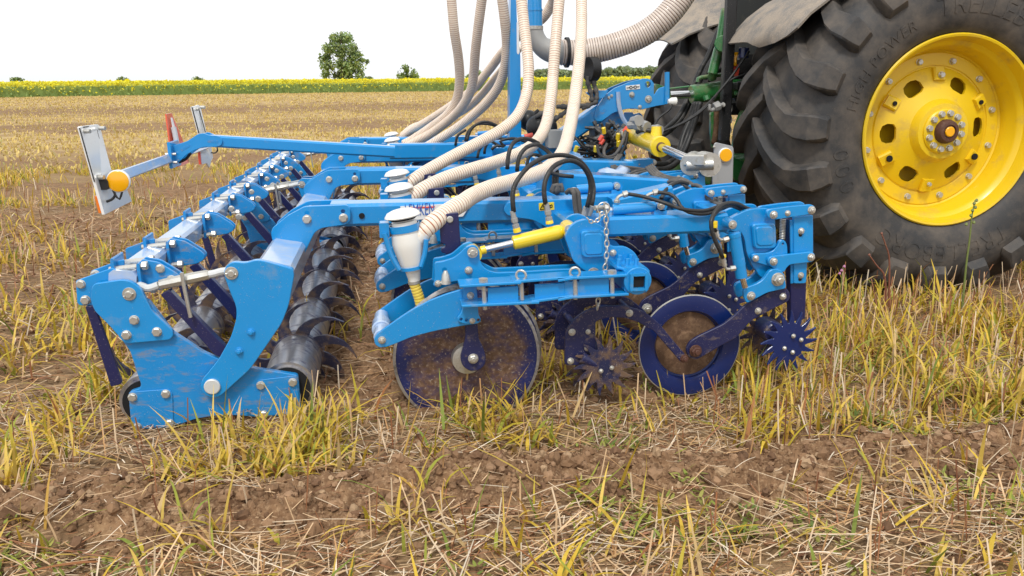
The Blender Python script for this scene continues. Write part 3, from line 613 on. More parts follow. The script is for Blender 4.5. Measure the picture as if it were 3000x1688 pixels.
    cp = [(988, 1218), (960, 1242), (900, 1172), (760, 1012), (650, 952), (560, 922), (440, 917), (350, 947), (350, 1150), (340, 1170), (240, 1182), (235, 1258), (150, 1258), (133, 1240), (135, 1060), (150, 1000), (200, 930), (280, 872), (400, 840), (560, 835), (700, 880), (800, 960), (880, 1060), (985, 1182)]
    c1 = plate('curved_arm', 'z5', cp, 2.728, .012, NAVYD, ROOT, .01)
    for x, y, r, mt in ((590, 888, 28, ZINC), (183, 1023, 27, ZINC), (297, 1020, 20, ZINC), (290, 1137, 22, ZINC), (173, 1227, 27, ZINC), (977, 1210, 33, BROWN)): bolt(c1, 'z5', x, y, 2.728, r, 'hex', mt)
    L.append(c1)
    V, F = g_plate(xz('z5', cp, 2.728), 2.905, .012, .01); L.append(mk('curved_arm', V, F, NAVYD, ROOT))
    for x, y in ((185, 960), (590, 870)):
        q = Q('z5', x, y+20, 2.74); L.append(MB().add(*g_cyl((q[0]+.01, 2.742, q[2]), (q[0]+.01, 2.903, q[2]), .011, seg=12)).build('spacer_tube', NAVYD, ROOT))
    # depth disc with dished hub
    c = Q('z5', 1003, 1108, 2.81); R = PXM('z5', 396, 2.81)
    d = MB().add(*g_lathe((c[0], 2.785, c[2]), (c[0], 3, c[2]), [(.034, .02), (.034, R*.63), (.030, R*.655), (.018, R*.66), (.012, R*.68), (.010, R*.74), (.006, R*.97), (.007, R*.985), (.012, R*.985), (.02, R*.7), (.045, R*.6), (.045, .02)], 72)).build('gauge_disc', NAVYC, ROOT, angle=28)
    MB().add(*g_lathe((c[0], 2.785, c[2]), (c[0], 3, c[2]), [(.0055, R*.978), (.006, R*.992), (.0085, R), (.011, R*.992), (.0125, R*.975)], 72, False)).build('cutting_edge', ZINC, d)
    MB().add(*g_lathe((c[0], 2.785, c[2]), (c[0], 3, c[2]), [(.02, .02), (.022, .045), (.0325, .05), (.0325, R*.622), (.0335, R*.628)], 48)).build('mud_layer', MUD, d)
    L.append(d)
    # star wheels
    def star(k, cx, cy, rp, Y, tilt, mat, n=16, a0=0.):
        c = Q(k, cx, cy, Y); R = PXM(k, rp, Y); P = []
        for i in range(n):
            t = 2*math.pi*i/n+a0; g = 2*math.pi/n
            P += [(R*q*math.cos(t+w*g), R*q*math.sin(t+w*g)) for q, w in ((.60, -.06), (.59, .12), (.78, .40), (.99, .68), (1.0, .78), (.80, .78))]
        V, F = g_plate(P, 0, .007, .003, c=.001); ca, sa = math.cos(tilt), math.sin(tilt)
        V = [(c[0]+x*ca-y*sa, c[1]+x*sa+y*ca, c[2]+z) for x, y, z in V]; return mk('star_wheel', V, F, mat, ROOT)
    s1 = star('z5', 1722, 1090, 246, 2.70, .12, NAVYC, 16, .1)
    for x, y in ((1750, 1050), (1805, 1077), (1687, 1137), (1745, 1165)): bolt(s1, 'z5', x, y, 2.695, 18)
    s2 = star('z5', 1560, 1035, 225, 2.86, -.15, STARD, 16, .3)
    s3 = star('z5', 415, 1265, 235, 2.70, -.12, STARD, 14, .2); bolt(s3, 'z5', 465, 1275, 2.69, 18); bolt(s3, 'z5', 388, 1298, 2.69, 18)
    s4 = star('z5', 330, 1240, 225, 2.87, .15, STARD, 14, .5); L += [s1, s2, s3, s4]
    a, b = Q('z5', 250, 1200, 2.72), Q('z5', 400, 1270, 2.72); L.append(MB().add(*g_cyl(a, b, .02, .016)).build('wheel_shaft', NAVYD, ROOT)); p = Q('z5', 370, 1180, 2.76); L.append(MB().add(*g_cyl(p-np.array([0, .03, 0]), p+np.array([0, .08, 0]), .03)).build('wheel_bearing', NAVYD, ROOT))
    q = Q('z5', 1590, 1010, 2.78); L.append(MB().add(*g_cyl(q-np.array([0, .04, 0]), q+np.array([0, .06, 0]), .04)).build('wheel_bearing', NAVYD, ROOT))
    return L
FU = front_unit()
for dy in R_OFF[1:]:
    for o in RU: copy_part(o, (0, dy, random.uniform(-.004, .004)), dy < 2)
for dy in F_OFF[1:]:
    for o in FU: copy_part(o, (0, dy, 0), dy < 2)
# ---- wing frame: cross beams running across the machine
for k, x, y, w, h in (('z5', 333, 400, .10, .10), ('b2', 860, 510, .075, .075)):
    q = Q(k, x, y, 2.75)
    for Y0, Y1 in ((2.766, 4.7), (4.9, 7.3)):
        MB().add(*g_beam((q[0], Y0, q[2]), (q[0], Y1, q[2]), w, h, c=.01)).build('cross_beam', BLUE, ROOT)
# ---------------------------------------------------------------- lighting carrier at the back
Y = 5.1
bp = plate('carrier_bracket', 'z1', [(865, 520), (905, 508), (1010, 475), (1100, 415), (1150, 406), (1190, 424), (1280, 430), (1312, 470), (1300, 512), (1250, 526), (1150, 524), (1080, 548), (1000, 592), (950, 645), (910, 672), (868, 640)], Y, .012, BLUE, ROOT, .012)
for pts in ([(950, 545), (1030, 500), (1045, 515), (965, 563)], [(1180, 462), (1275, 468), (1272, 492), (1182, 486)]):
    V, F = g_plate(xz('z1', pts, Y-.001), Y-.001, .002, .014, c=.0005); mk('slot', V, F, BLUED, bp)
V, F = g_plate(xz('z1', [(865, 520), (1010, 475), (1150, 406), (1312, 470), (1250, 526), (1080, 548), (910, 672)], Y), Y+.11, .012, .012); mk('carrier_bracket', V, F, BLUE, ROOT)
a, b = Q('z1', 1180, 476, Y), Q('a2', 1800, 243, Y); h = Q('z1', 1300, 430, Y)[2]-Q('z1', 1300, 530, Y)[2]
arm = MB().add(*g_beam(a+np.array([0, .06, 0]), b+np.array([.02, .06, 0]), .095, h, c=.01)).build('carrier_arm', BLUE, ROOT)
fb = Q('z1', 885, 590, Y); MB().add(*g_box(fb[0]-.012, fb[0]+.006, Y-.05, Y+.16, fb[2]-.075, fb[2]+.075)).build('flange', BLUE, bp)
for x, y in ((870, 585), (880, 655)): q = Q('z1', x, y, Y-.03); MB().add(*g_cyl(q-np.array([.03, 0, 0]), q+np.array([.03, 0, 0]), .008, seg=8)).build('bolt', ZINC, bp)
cb = Q('z1', 850, 625, Y)
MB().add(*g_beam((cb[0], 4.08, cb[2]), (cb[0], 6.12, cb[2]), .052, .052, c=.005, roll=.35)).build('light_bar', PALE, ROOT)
def panel(name, pts, mat, t, par, label=None):
    """board whose outline is given as (zoom, x, y, depth); gets thickness t towards -X"""
    P = [Q(*p) for p in pts]; n = len(P); V = P+[p-np.array([t, 0, 0]) for p in P]
    F = [tuple(range(n)), tuple(range(2*n-1, n-1, -1))]+[(n+i, n+(i+1) % n, (i+1) % n, i) for i in range(n)]
    return mk(name, V, F, mat, par, False, label)
lp = panel('warning_board', [('z1', 100, 358, 3.99), ('z1', 310, 1098, 3.99), ('z1', 540, 985, 4.38), ('z1', 497, 880, 4.34), ('z1', 372, 742, 4.20), ('z1', 268, 345, 4.23), ('z1', 250, 332, 4.22), ('z1', 110, 350, 4.0)], BOARD, .012, ROOT)
panel('board_rim', [('z1', 97, 362, 3.985), ('z1', 225, 820, 3.985), ('z1', 232, 820, 3.995), ('z1', 106, 362, 3.995)], BLACK, .004, lp)
panel('board_rim', [('z1', 130, 352, 4.02), ('z1', 232, 336, 4.2), ('z1', 234, 344, 4.2), ('z1', 132, 362, 4.02)], BLACK, .004, lp)
tb = MB().add(*g_tube([Q('z1', 238, 372, 4.19), Q('z1', 280, 520, 4.19), Q('z1', 318, 640, 4.19), Q('z1', 315, 690, 4.18), Q('z1', 300, 700, 4.16)], .003, .02, 6)); tb.build('seam', BLACK, lp)
for x, y, yy in ((133, 390, 4.02), (263, 365, 4.2), (250, 780, 4.03), (370, 738, 4.18)):
    q = Q('z1', x, y, yy); MB().add(*g_cyl(q, q+np.array([.03, -.01, 0]), .011, seg=6)).build('bolt', ZINC, lp)
c = Q('z1', 425, 815, 4.05)
rf = MB().add(*g_lathe((c[0], 4.06, c[2]), (c[0], 4.0, c[2]), [(0, .052), (.012, .052), (.016, .049)], 36)).build('reflector_rim', STICK, ROOT)
MB().add(*g_lathe((c[0], 4.0445, c[2]), (c[0], 4.0, c[2]), [(0, .048), (.004, .047), (.006, .044)], 36)).build('reflector', AMB, rf)
q = Q('z1', 300, 838, 4.06); MB().add(*g_box(q[0]-.028, q[0]+.028, 4.03, 4.08, q[2]-.024, q[2]+.024, c=.008)).add(*g_beam(Q('z1', 340, 830, 4.1), Q('z1', 440, 800, 4.1), .02, .05)).build('junction_box', BLACK, lp)
MB().add(*g_beam(Q('z1', 252, 935, 4.03), Q('z1', 288, 1080, 4.03), .04, .024, up=(1, 0, 0), c=.008)).build('tail_lamp', LAMP, lp)
MB().add(*g_tube([Q('z1', 375, 880, 4.05), Q('z1', 398, 930, 4.05), Q('z1', 370, 970, 4.05), Q('z1', 318, 990, 4.05)], .006, .015, 8)).add(*g_tube([Q('z1', 395, 925, 4.05), Q('z1', 435, 970, 4.05), Q('z1', 462, 885, 4.05)], .005, .015, 8)).build('cable', RUB, lp)
lp2 = panel('warning_board', [('z1', 1052, 185, 5.98), ('z1', 1115, 410, 5.98), ('z1', 1130, 672, 5.98), ('z1', 1175, 660, 6.1), ('z1', 1200, 700, 6.16), ('z1', 1215, 640, 6.2), ('z1', 1230, 615, 6.22), ('z1', 1215, 530, 6.2), ('z1', 1175, 405, 6.16), ('z1', 1122, 178, 6.15), ('z1', 1108, 168, 6.12)], BOARD, .012, ROOT)
panel('board_rim', [('z1', 1050, 185, 5.97), ('z1', 1110, 410, 5.97), ('z1', 1116, 410, 5.98), ('z1', 1056, 185, 5.98)], BLACK, .004, lp2)
MB().add(*g_tube([Q('z1', 1108, 190, 6.1), Q('z1', 1135, 290, 6.1), Q('z1', 1165, 400, 6.1)], .003, .02, 6)).build('seam', BLACK, lp2)
for x, y in ((1075, 203), (1125, 187)):
    q = Q('z1', x, y, 6.05); MB().add(*g_cyl(q, q+np.array([.03, -.01, 0]), .012, seg=6)).build('bolt', ZINC, lp2)
panel('red_edge', [('z1', 1117, 545, 5.96), ('z1', 1128, 672, 5.96), ('z1', 1134, 672, 5.98), ('z1', 1123, 545, 5.98)], RED, .015, lp2)
MB().add(*g_tube([Q('z1', 1265, 530, 6.0), Q('z1', 1268, 555, 6.0), Q('z1', 1245, 575, 6.1), Q('z1', 1215, 573, 6.15)], .005, .015, 8)).build('cable', RUB, lp2)
tri = panel('slow_vehicle_sign', [('z1', 833, 245, 5.22), ('z1', 868, 515, 5.22), ('z1', 935, 697, 5.22), ('z1', 1025, 660, 5.36), ('z1', 1018, 620, 5.36), ('z1', 975, 470, 5.36), ('z1', 878, 236, 5.3)], ORG, .008, ROOT)
panel('sign_groove', [('z1', 868, 275, 5.255), ('z1', 912, 490, 5.255), ('z1', 940, 490, 5.30), ('z1', 880, 275, 5.27)], STICK, -.003, tri)
MB().add(*g_beam(Q('z1', 893, 355, 5.25), Q('z1', 920, 480, 5.25), .02, .03)).build('sign_bracket', GREYP, tri)
MB().add(*g_tube([Q('z1', 1040, 575, 5.15), Q('z1', 1000, 625, 5.15), Q('z1', 940, 655, 5.15)], .008, .015, 8)).build('cable', RUB, bp)
# ---------------------------------------------------------------- mast, distributor pipe, elbow, blower hose
Y = 5.2
mp = plate('mast', 'z6', [(838, -120), (872, -120), (880, 130), (905, 400), (912, 1000), (828, 1000), (832, 400)], Y, .10, BLUE, ROOT, .004)
V, F = g_plate(xz('z6', [(878, 158), (890, 150), (900, 370), (890, 388), (880, 375)], Y-.002), Y-.002, .002, .006, c=.0005); mk('slot', V, F, STICK, mp)
Y = 5.05; a, b = Q('z6', 1004, -160, Y), Q('z6', 1008, 200, Y); L = float(np.linalg.norm(b-a)); r = PXM('z6', 50, Y)
dp = MB().add(*g_lathe(a, b, [(0, r*.96), (L*.62, r*.96), (L*.621, r*1.06), (L*.66, r*1.06), (L*.661, r), (L, r)], 28)).build('distributor_pipe', BLUE, ROOT)
MB().add(*g_lathe(b+np.array([0, 0, .012]), b-np.array([0, 0, .03]), [(0, r*1.03), (0, r*1.12), (.02, r*1.12), (.02, r*1.03)], 24)).build('pipe_clamp', ZINC, dp)
el = [(1008, 195), (1015, 245), (1040, 310), (1090, 350), (1150, 368), (1215, 372)]
MB().add(*g_tube([Q('z6', x, y, Y) for x, y in el], [r*1.0, r*1.12, r*1.3, r*1.48, r*1.6, r*1.62], .02, 24)).build('pipe_elbow', CAST, ROOT)
ribbed('blower_hose', [Q('z6', x, y, yy) for x, y, yy in ((1195, 372, 5.05), (1290, 372, 5.05), (1400, 362, 5.04), (1530, 335, 5.02), (1680, 285, 5.0), (1800, 225, 4.98), (1900, 150, 4.96), (1990, 55, 4.95), (2070, -60, 4.95))], PXM('z6', 84, 5.05), HOSEB, ROOT, .0165, depth=.05, seg=28)
q = Q('z6', 1222, 372, 5.05); MB().add(*g_lathe(q, q+np.array([.03, 0, 0]), [(0, .083), (0, .088), (.018, .088), (.018, .083)], 24, False)).build('hose_clamp', BLACK, ROOT)
# ---------------------------------------------------------------- seed hoses (zoom pixel path, depth)
def shose(pts, r=.0305): return ribbed('seed_hose', [Q(*p) for p in pts], r, HOSE, ROOT, .0135)
s0 = ('z3', 545, 470, 2.82)
shose([s0, ('z3', 622, 405, 2.82), ('z3', 720, 318, 2.84), ('z3', 850, 222, 2.9), ('z3', 980, 145, 2.96), ('z6', 570, 1385, 3.05), ('z6', 700, 1328, 3.15), ('z6', 850, 1285, 3.28), ('z6', 980, 1246, 3.4), ('z6', 1085, 1198, 3.52), ('z6', 1165, 1135, 3.65), ('z6', 1215, 1055, 3.78), ('z6', 1245, 950, 3.95), ('z6', 1275, 800, 4.15), ('z6', 1300, 620, 4.3), ('z6', 1325, 400, 4.45), ('z6', 1337, 180, 4.6), ('z6', 1336, -60, 4.7)])
shose([('z6', 105, 1410, 3.56), ('z6', 160, 1375, 3.58), ('z6', 240, 1325, 3.62), ('z6', 380, 1260, 3.7), ('z6', 560, 1200, 3.8), ('z6', 740, 1145, 3.95), ('z6', 920, 1075, 4.1), ('z6', 1030, 990, 4.3), ('z6', 1090, 870, 4.45), ('z6', 1120, 700, 4.55), ('z6', 1135, 550, 4.65), ('z6', 1150, 350, 4.7), ('z6', 1165, 170, 4.75), ('z6', 1185, -60, 4.8)])
shose([('z6', 100, 1305, 4.1), ('z6', 160, 1265, 4.12), ('z6', 250, 1205, 4.18), ('z6', 420, 1110, 4.28), ('z6', 600, 1015, 4.4), ('z6', 770, 920, 4.5), ('z6', 890, 810, 4.6), ('z6', 950, 660, 4.7), ('z6', 963, 500, 4.75), ('z6', 950, 340, 4.8), ('z6', 930, 170, 4.85), ('z6', 905, -60, 4.9)])
shose([('z6', 85, 1145, 5.94), ('z6', 150, 1095, 5.92), ('z6', 290, 1010, 5.85), ('z6', 450, 910, 5.75), ('z6', 590, 800, 5.62), ('z6', 690, 700, 5.5), ('z6', 765, 580, 5.4), ('z6', 800, 440, 5.32), ('z6', 808, 300, 5.26), ('z6', 795, 150, 5.2), ('z6', 768, -60, 5.15)])
shose([('z6', 90, 1050, 6.55), ('z6', 150, 1010, 6.5), ('z6', 280, 940, 6.4), ('z6', 400, 850, 6.25), ('z6', 480, 770, 6.1), ('z6', 550, 650, 5.95), ('z6', 575, 520, 5.85), ('z6', 585, 380, 5.75), ('z6', 605, 200, 5.65), ('z6', 640, -60, 5.55)], .032)
shose([('z6', 80, 1020, 6.58), ('z6', 140, 990, 6.55), ('z6', 260, 910, 6.45), ('z6', 390, 810, 6.3), ('z6', 455, 700, 6.2), ('z6', 475, 560, 6.1), ('z6', 465, 400, 6.0), ('z6', 435, 200, 5.9), ('z6', 412, -60, 5.85)], .033)
shose([('z6', 60, 985, 7.3), ('z6', 120, 930, 7.25), ('z6', 260, 850, 7.1), ('z6', 420, 745, 6.9), ('z6', 560, 640, 6.7), ('z6', 680, 500, 6.5), ('z6', 780, 370, 6.3), ('z6', 930, 220, 6.0), ('z6', 1060, 130, 5.8), ('z6', 1130, 20, 5.7), ('z6', 1150, -60, 5.6)], .033)
shose([('z6', 70, 960, 7.35), ('z6', 150, 900, 7.3), ('z6', 300, 860, 7.2), ('z6', 470, 800, 7.0), ('z6', 600, 700, 6.8), ('z6', 720, 560, 6.6), ('z6', 830, 430, 6.4), ('z6', 900, 330, 6.3)], .03)
# ---------------------------------------------------------------- headstock and top link tower
Y = 5.0
hp = [(1100, 800), (1430, 790), (1440, 770), (1500, 680), (1560, 620), (1640, 585), (1780, 555), (1830, 565), (1850, 590), (1852, 680), (1900, 620), (1935, 612), (1952, 650), (1950, 735), (1900, 748), (1760, 775), (1700, 765), (1640, 770), (1580, 800), (1480, 860), (1440, 850)]
tw = plate('headstock_plate', 'z6', [(1425, 830), (1440, 770), (1500, 680), (1570, 625), (1680, 580), (1785, 555), (1830, 563), (1850, 590), (1850, 680), (1885, 625), (1935, 610), (1952, 640), (1952, 738), (1870, 750), (1760, 778), (1700, 768), (1650, 772), (1560, 800), (1480, 860), (1440, 860)], Y, .016, BLUE, ROOT, .014, holes=[(1807, 598, 22)])
V, F = g_plate(xz('z6', [(1425, 830), (1440, 770), (1500, 680), (1570, 625), (1680, 580), (1785, 555), (1850, 590), (1850, 720), (1760, 778), (1650, 772), (1480, 860)], Y), Y+.13, .016, .014); mk('headstock_plate', V, F, BLUE, ROOT)
for x, y, r in ((1693, 670, 20), (1750, 757, 14), (1530, 692, 11), (1550, 678, 11)): bolt(tw, 'z6', x, y, Y, r)
bolt(tw, 'z6', 1810, 702, Y, 26, 'pin')
V, F = g_plate(xz('z6', [(1440, 815), (1500, 765), (1522, 780), (1460, 835)], Y-.001), Y-.001, .002, .014, c=.0005); mk('slot', V, F, BLUED, tw)
chain_sticker('z6', [(1650, 608), (1750, 598), (1752, 630), (1652, 638)], Y-.003, tw)
MB().add(*g_beam(Q('z6', 1943, 510, Y-.01), Q('z6', 1943, 735, Y-.01), .016, .03, up=(1, 0, 0))).build('latch_bar', BLUE, tw)
a, b = Q('z6', 1045, 1085, Y+.07), Q('z6', 1465, 790, Y+.07)
MB().add(*g_beam(a, b, .12, .10, c=.012)).build('tower_strut', BLUE, ROOT)
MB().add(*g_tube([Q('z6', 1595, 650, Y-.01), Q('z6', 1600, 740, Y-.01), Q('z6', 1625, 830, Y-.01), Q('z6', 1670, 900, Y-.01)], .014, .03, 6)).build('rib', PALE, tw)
V, F = g_plate(xz('z6', [(1540, 790), (1620, 790), (1640, 900), (1650, 1130), (1480, 1130), (1460, 880)], Y+.05), Y+.05, .02, .01); mk('headstock_post', V, F, BLUED, ROOT)
V, F = g_plate(xz('z6', [(1640, 795), (1700, 795), (1705, 810), (1750, 798), (1772, 820), (1768, 850), (1750, 850), (1745, 820), (1715, 820), (1705, 860), (1640, 880)], Y+.1), Y+.1, .014, .006); mk('hook_plate', V, F, BLUE, ROOT)
# accumulators
for x, y, yy, rr in ((962, 852, 5.35, 70), (1030, 900, 5.0, 84), (1085, 905, 5.2, 80)):
    q = Q('z6', x, y, yy); r = PXM('z6', rr, yy); tl = np.array([.5, 0, .45]); tl /= np.linalg.norm(tl)
    MB().add(*g_lathe(q-tl*r, q+tl*r*1.3, [(r*(1-math.cos(t)), max(.002, r*math.sin(t))) for t in np.linspace(.05, 2.75, 16)]+[(r*1.95, r*.25), (r*2.4, r*.22)], 28)).build('accumulator', BLACK, ROOT)
q = Q('z6', 1145, 995, 4.95); MB().add(*g_box(q[0]-.045, q[0]+.045, 4.9, 5.05, q[2]-.04, q[2]+.06)).build('valve_bracket', CAST, ROOT)
for P in ([(1160, 755), (1230, 755), (1320, 750), (1400, 745)], [(1150, 845), (1200, 810), (1240, 780)], [(1340, 770), (1390, 745), (1450, 715)], [(1385, 540), (1385, 600), (1405, 660), (1410, 720)], [(1420, 530), (1425, 600), (1445, 660), (1440, 720)], [(1010, 830), (1060, 800), (1100, 790)]):
    pts = [Q('z6', x, y, 4.95) for x, y in P]; V, F, _ = g_tube(pts, .0125, .008, 8, lambda s: 1 if (s/.024) % 2 < 1.3 else 1.35); mk('fitting_row', V, F, RUBG, ROOT, True)
q = Q('z6', 1405, 490, 4.95); MB().add(*g_lathe(q-np.array([.02, .0, 0]), q+np.array([.09, .03, 0]), [(0, .07), (.055, .07), (.06, .06)], 24)).build('hose_coupler', BLACK, ROOT)
V, F = g_plate(xz('z6', [(1370, 655), (1440, 640), (1530, 640), (1500, 690), (1440, 710)], 4.97), 4.97, .03, .006); mk('coupler_bracket', V, F, BLUE, ROOT)
# ---------------------------------------------------------------- valve block with its nest of fittings and hoses
vb = MB(); R = random.Random(3)
for i in range(6):
    q = Q('z7', 280+35*i, 700+20*(i % 3), 4.95); vb.add(*g_box(q[0]-.02, q[0]+.02, 4.9, 5.05, q[2]-.05, q[2]+.03))
vblk = vb.build('valve_block', VALVE, ROOT)
for i in range(34):
    q = Q('z7', R.uniform(250, 500), R.uniform(640, 870), R.uniform(4.75, 5.0)); d = np.array([R.uniform(-1, 1), R.uniform(-.4, .4), R.uniform(-1, 1)]); d /= np.linalg.norm(d); l = R.uniform(.03, .065)
    MB().add(*g_lathe(q-d*l, q+d*l, [(0, .008), (l*.5, .008), (l*.52, .012), (l*1.1, .012), (l*1.12, .0085), (l*1.5, .0085), (l*1.52, .013), (l*2, .013)], 8)).build('hose_fitting', VALVE, vblk)
yb = MB()
for x, y in ((345, 675), (465, 725), (470, 785), (275, 830), (110, 830), (25, 1040), (610, 905)):
    q = Q('z7', x, y, 4.7); d = np.array([R.uniform(-.5, .5), -.3, 1]); d /= np.linalg.norm(d); MB().add(*g_cyl(q-d*.018, q+d*.018, .012, seg=10)).build('marker_sleeve', YEL, vblk)
rb = MB()
for x, y in ((320, 740), (330, 770), (553, 705), (530, 665)):
    q = Q('z7', x, y, 4.68); MB().add(*g_cyl(q-np.array([.01, 0, .014]), q+np.array([.01, 0, .014]), .0125, seg=10)).build('red_ring', RED, vblk)
def hh(k, pts, r=.0105, mat=RUB, name='hydraulic_hose', par=None):
    return tube(name, [Q(k, *p) for p in pts], r*.72, mat, par or ROOT, .02, 10)
for i in range(30):
    x0, y0 = R.uniform(80, 260), R.uniform(700, 900); x1, y1 = R.uniform(280, 560), R.uniform(680, 920); Yq = R.uniform(4.75, 5.3)
    hh('z7', [(x0, y0, Yq), ((x0+x1)/2, max(y0, y1)+R.uniform(-60, 60), Yq-.05), (x1, y1, Yq)], .009)
hh('z7', [(545, 690, 4.6), (530, 790, 4.55), (480, 880, 4.5), (390, 915, 4.5), (310, 880, 4.55), (290, 800, 4.65)], .0125)
hh('z7', [(370, 790, 4.7), (345, 850, 4.6), (360, 900, 4.55), (440, 880, 4.5), (500, 780, 4.52), (530, 680, 4.6)], .0125, RUBG)
for j in range(3): hh('z7', [(470+14*j, 880, 4.45), (415+14*j, 960, 4.4), (425+14*j, 1000-8*j, 4.35), (560, 1010-12*j, 4.3), (700, 1030-12*j, 4.2)], .0105, RUBG)
hh('z7', [(520, 1110, 4.05), (545, 1055, 4.1), (620, 1020, 4.15), (700, 1010, 4.2)], .01, RUBG); hh('z7', [(535, 1115, 4.02), (565, 1065, 4.07), (640, 1035, 4.1), (720, 1020, 4.15)], .01, RUBG)
for j in range(4): hh('z7', [(705+16*j, 990-8*j, 3.9), (770+16*j, 1060-8*j, 3.8), (860+18*j, 1110-12*j, 3.7), (960+14*j, 1105-8*j, 3.62), (1040+14*j, 1150-10*j, 3.56), (1150+18*j, 1250-12*j, 3.5), (1240+16*j, 1290-12*j, 3.46), (1330, 1310-10*j, 3.4)], .0105, RUBG)
hh('z7', [(820, 1250, 3.3), (840, 1190, 3.35), (920, 1130, 3.4), (1000, 1115, 3.4), (1040, 1150, 3.38), (1120, 1210, 3.4), (1200, 1270, 3.42), (1300, 1310, 3.4)], .011, RUBG); hh('z7', [(835, 1250, 3.25), (870, 1180, 3.3), (950, 1120, 3.35), (1010, 1110, 3.35), (1060, 1130, 3.36)], .011, RUB)
hh('z7', [(1090, 1140, 3.4), (1150, 1140, 3.38), (1190, 1190, 3.36), (1230, 1260, 3.34), (1310, 1300, 3.32), (1360, 1300, 3.3)], .012, RUBG)
# hose from small cylinder to the front (near)
hh('z5', [(580, 45, 2.85), (700, 66, 2.84), (850, 112, 2.8), (960, 152, 2.79), (1100, 166, 2.79), (1185, 146, 2.8), (1260, 115, 2.82)], .0095); hh('z5', [(790, 32, 2.85), (880, 46, 2.84), (930, 92, 2.82), (955, 140, 2.8), (1020, 178, 2.79), (1120, 186, 2.79), (1200, 165, 2.8), (1290, 130, 2.82)], .0095)
for a, b, c in (((500, 108), (502, 65), (560, 46)), ((705, 88), (712, 50), (775, 33))):
    p = [Q('z5', *q, 2.86) for q in (a, b, c)]; m = MB().add(*g_tube([p[0], p[0]*.3+p[1]*.7, p[1]*.6+p[2]*.4, p[2]], .006, .006, 8)); m.add(*g_cyl(p[0], p[0]*.5+p[1]*.5, .0115, seg=6)); m.add(*g_cyl(p[1]*.3+p[2]*.7, p[2]+(p[2]-p[1])*.3, .0115, seg=8)); m.build('hose_fitting', ZINC, ROOT)
hh('b2', [(215, 440, 2.695), (165, 390, 2.69), (160, 290, 2.69), (200, 190, 2.7), (290, 100, 2.72), (400, 65, 2.75), (520, 85, 2.78), (600, 130, 2.81), (680, 160, 2.84)], .0105)
hh('b2', [(305, 800, 2.68), (260, 680, 2.675), (200, 560, 2.675), (160, 430, 2.675), (150, 300, 2.68), (200, 210, 2.7), (280, 135, 2.73), (400, 100, 2.76), (500, 130, 2.8), (580, 170, 2.84)], .0105)
for x, y in ((190, 330), (190, 372), (303, 770)):
    q = Q('b2', x, y, 2.69); d = np.array([.1, 0, 1]); MB().add(*g_cyl(q-np.array([0, 0, .006]), q+np.array([0, 0, .006]), .0125, seg=12)).build('marker_sleeve', YEL, ROOT)
# hose loops above the pressure cylinders
hh('a4', [(22, 1190, 2.80), (8, 1050, 2.80), (15, 900, 2.81), (70, 780, 2.82), (200, 620, 2.85), (380, 505, 2.9), (600, 458, 2.95), (790, 490, 3.0), (920, 580, 3.02), (1010, 720, 3.03), (1052, 880, 3.03), (1045, 1000, 3.02), (1020, 1120, 3.0)], .0118)
hh('a4', [(432, 1090, 2.80), (412, 950, 2.80), (425, 800, 2.81), (500, 640, 2.83), (620, 555, 2.87), (760, 528, 2.9), (880, 580, 2.93), (970, 690, 2.95), (1010, 820, 2.96), (1005, 960, 2.96), (965, 1130, 2.96)], .0118)
hh('a4', [(65, 670, 3.5), (85, 500, 3.5), (170, 370, 3.52), (310, 322, 3.55), (420, 380, 3.6), (500, 455, 3.65)], .0125); hh('a4', [(-60, 640, 3.5), (-50, 480, 3.5), (0, 320, 3.52), (110, 250, 3.56), (230, 258, 3.6), (340, 310, 3.65)], .0125)
for x0 in (780, 835):
    hh('a4', [(700+x0-780, 945, 3.16), (745+x0-780, 905, 3.14), (795+x0-780, 930, 3.11), (805+x0-780, 1050, 3.1), (825+x0-780, 1200, 3.1), (860+x0-780, 1290, 3.1)], .013, RUBG)
for x, y, x2, y2 in ((1018, 1110, 985, 1240), (965, 1125, 920, 1260), (860, 1250, 890, 1300)):
    a, b = Q('a4', x, y, 2.98), Q('a4', x2, y2, 2.98); MB().add(*g_cyl(a, b, .0135, .011, 10)).build('hose_fitting', CAST, ROOT)
for x0 in (515, 565): hh('a4', [(x0, 960, 3.5), (x0+5, 880, 3.5), (x0+50, 830, 3.5), (x0+75, 870, 3.5), (x0+80, 950, 3.5)], .0145, RUBG)
for x0 in (540, 575): hh('a4', [(x0, 860, 3.6), (x0, 760, 3.62), (x0+5, 660, 3.65)], .013)
for k, P in (('z6', [(445, 1030, 5.6), (460, 960, 5.6), (520, 920, 5.6)]), ('z6', [(515, 1000, 5.5), (535, 930, 5.5), (600, 880, 5.5), (690, 880, 5.5), (745, 900, 5.5)]), ('z6', [(525, 1000, 5.3), (560, 910, 5.3), (640, 862, 5.3), (720, 880, 5.3), (800, 930, 5.3), (900, 1000, 5.3)]), ('z6', [(600, 1120, 5.0), (620, 1050, 5.0), (690, 1000, 5.0), (760, 1040, 5.0)]),
             ('z6', [(700, 1060, 4.9), (740, 1030, 4.9), (800, 1040, 4.9), (760, 1000, 4.9), (860, 980, 4.9), (960, 1010, 4.9)]), ('z6', [(950, 1190, 4.4), (960, 1120, 4.4), (1000, 1090, 4.4), (1070, 1120, 4.4)]), ('z6', [(1040, 1150, 3.5), (1090, 1210, 3.5), (1180, 1240, 3.5), (1280, 1250, 3.5)]), ('z6', [(650, 1090, 5.1), (660, 1030, 5.1), (720, 980, 5.1), (800, 985, 5.1)])):
    hh(k, P, .012)
q = Q('z6', 970, 970, 4.9); MB().add(*g_cyl(q-np.array([.03, 0, 0]), q+np.array([.02, 0, .01]), .016)).build('red_cap', RED, ROOT)
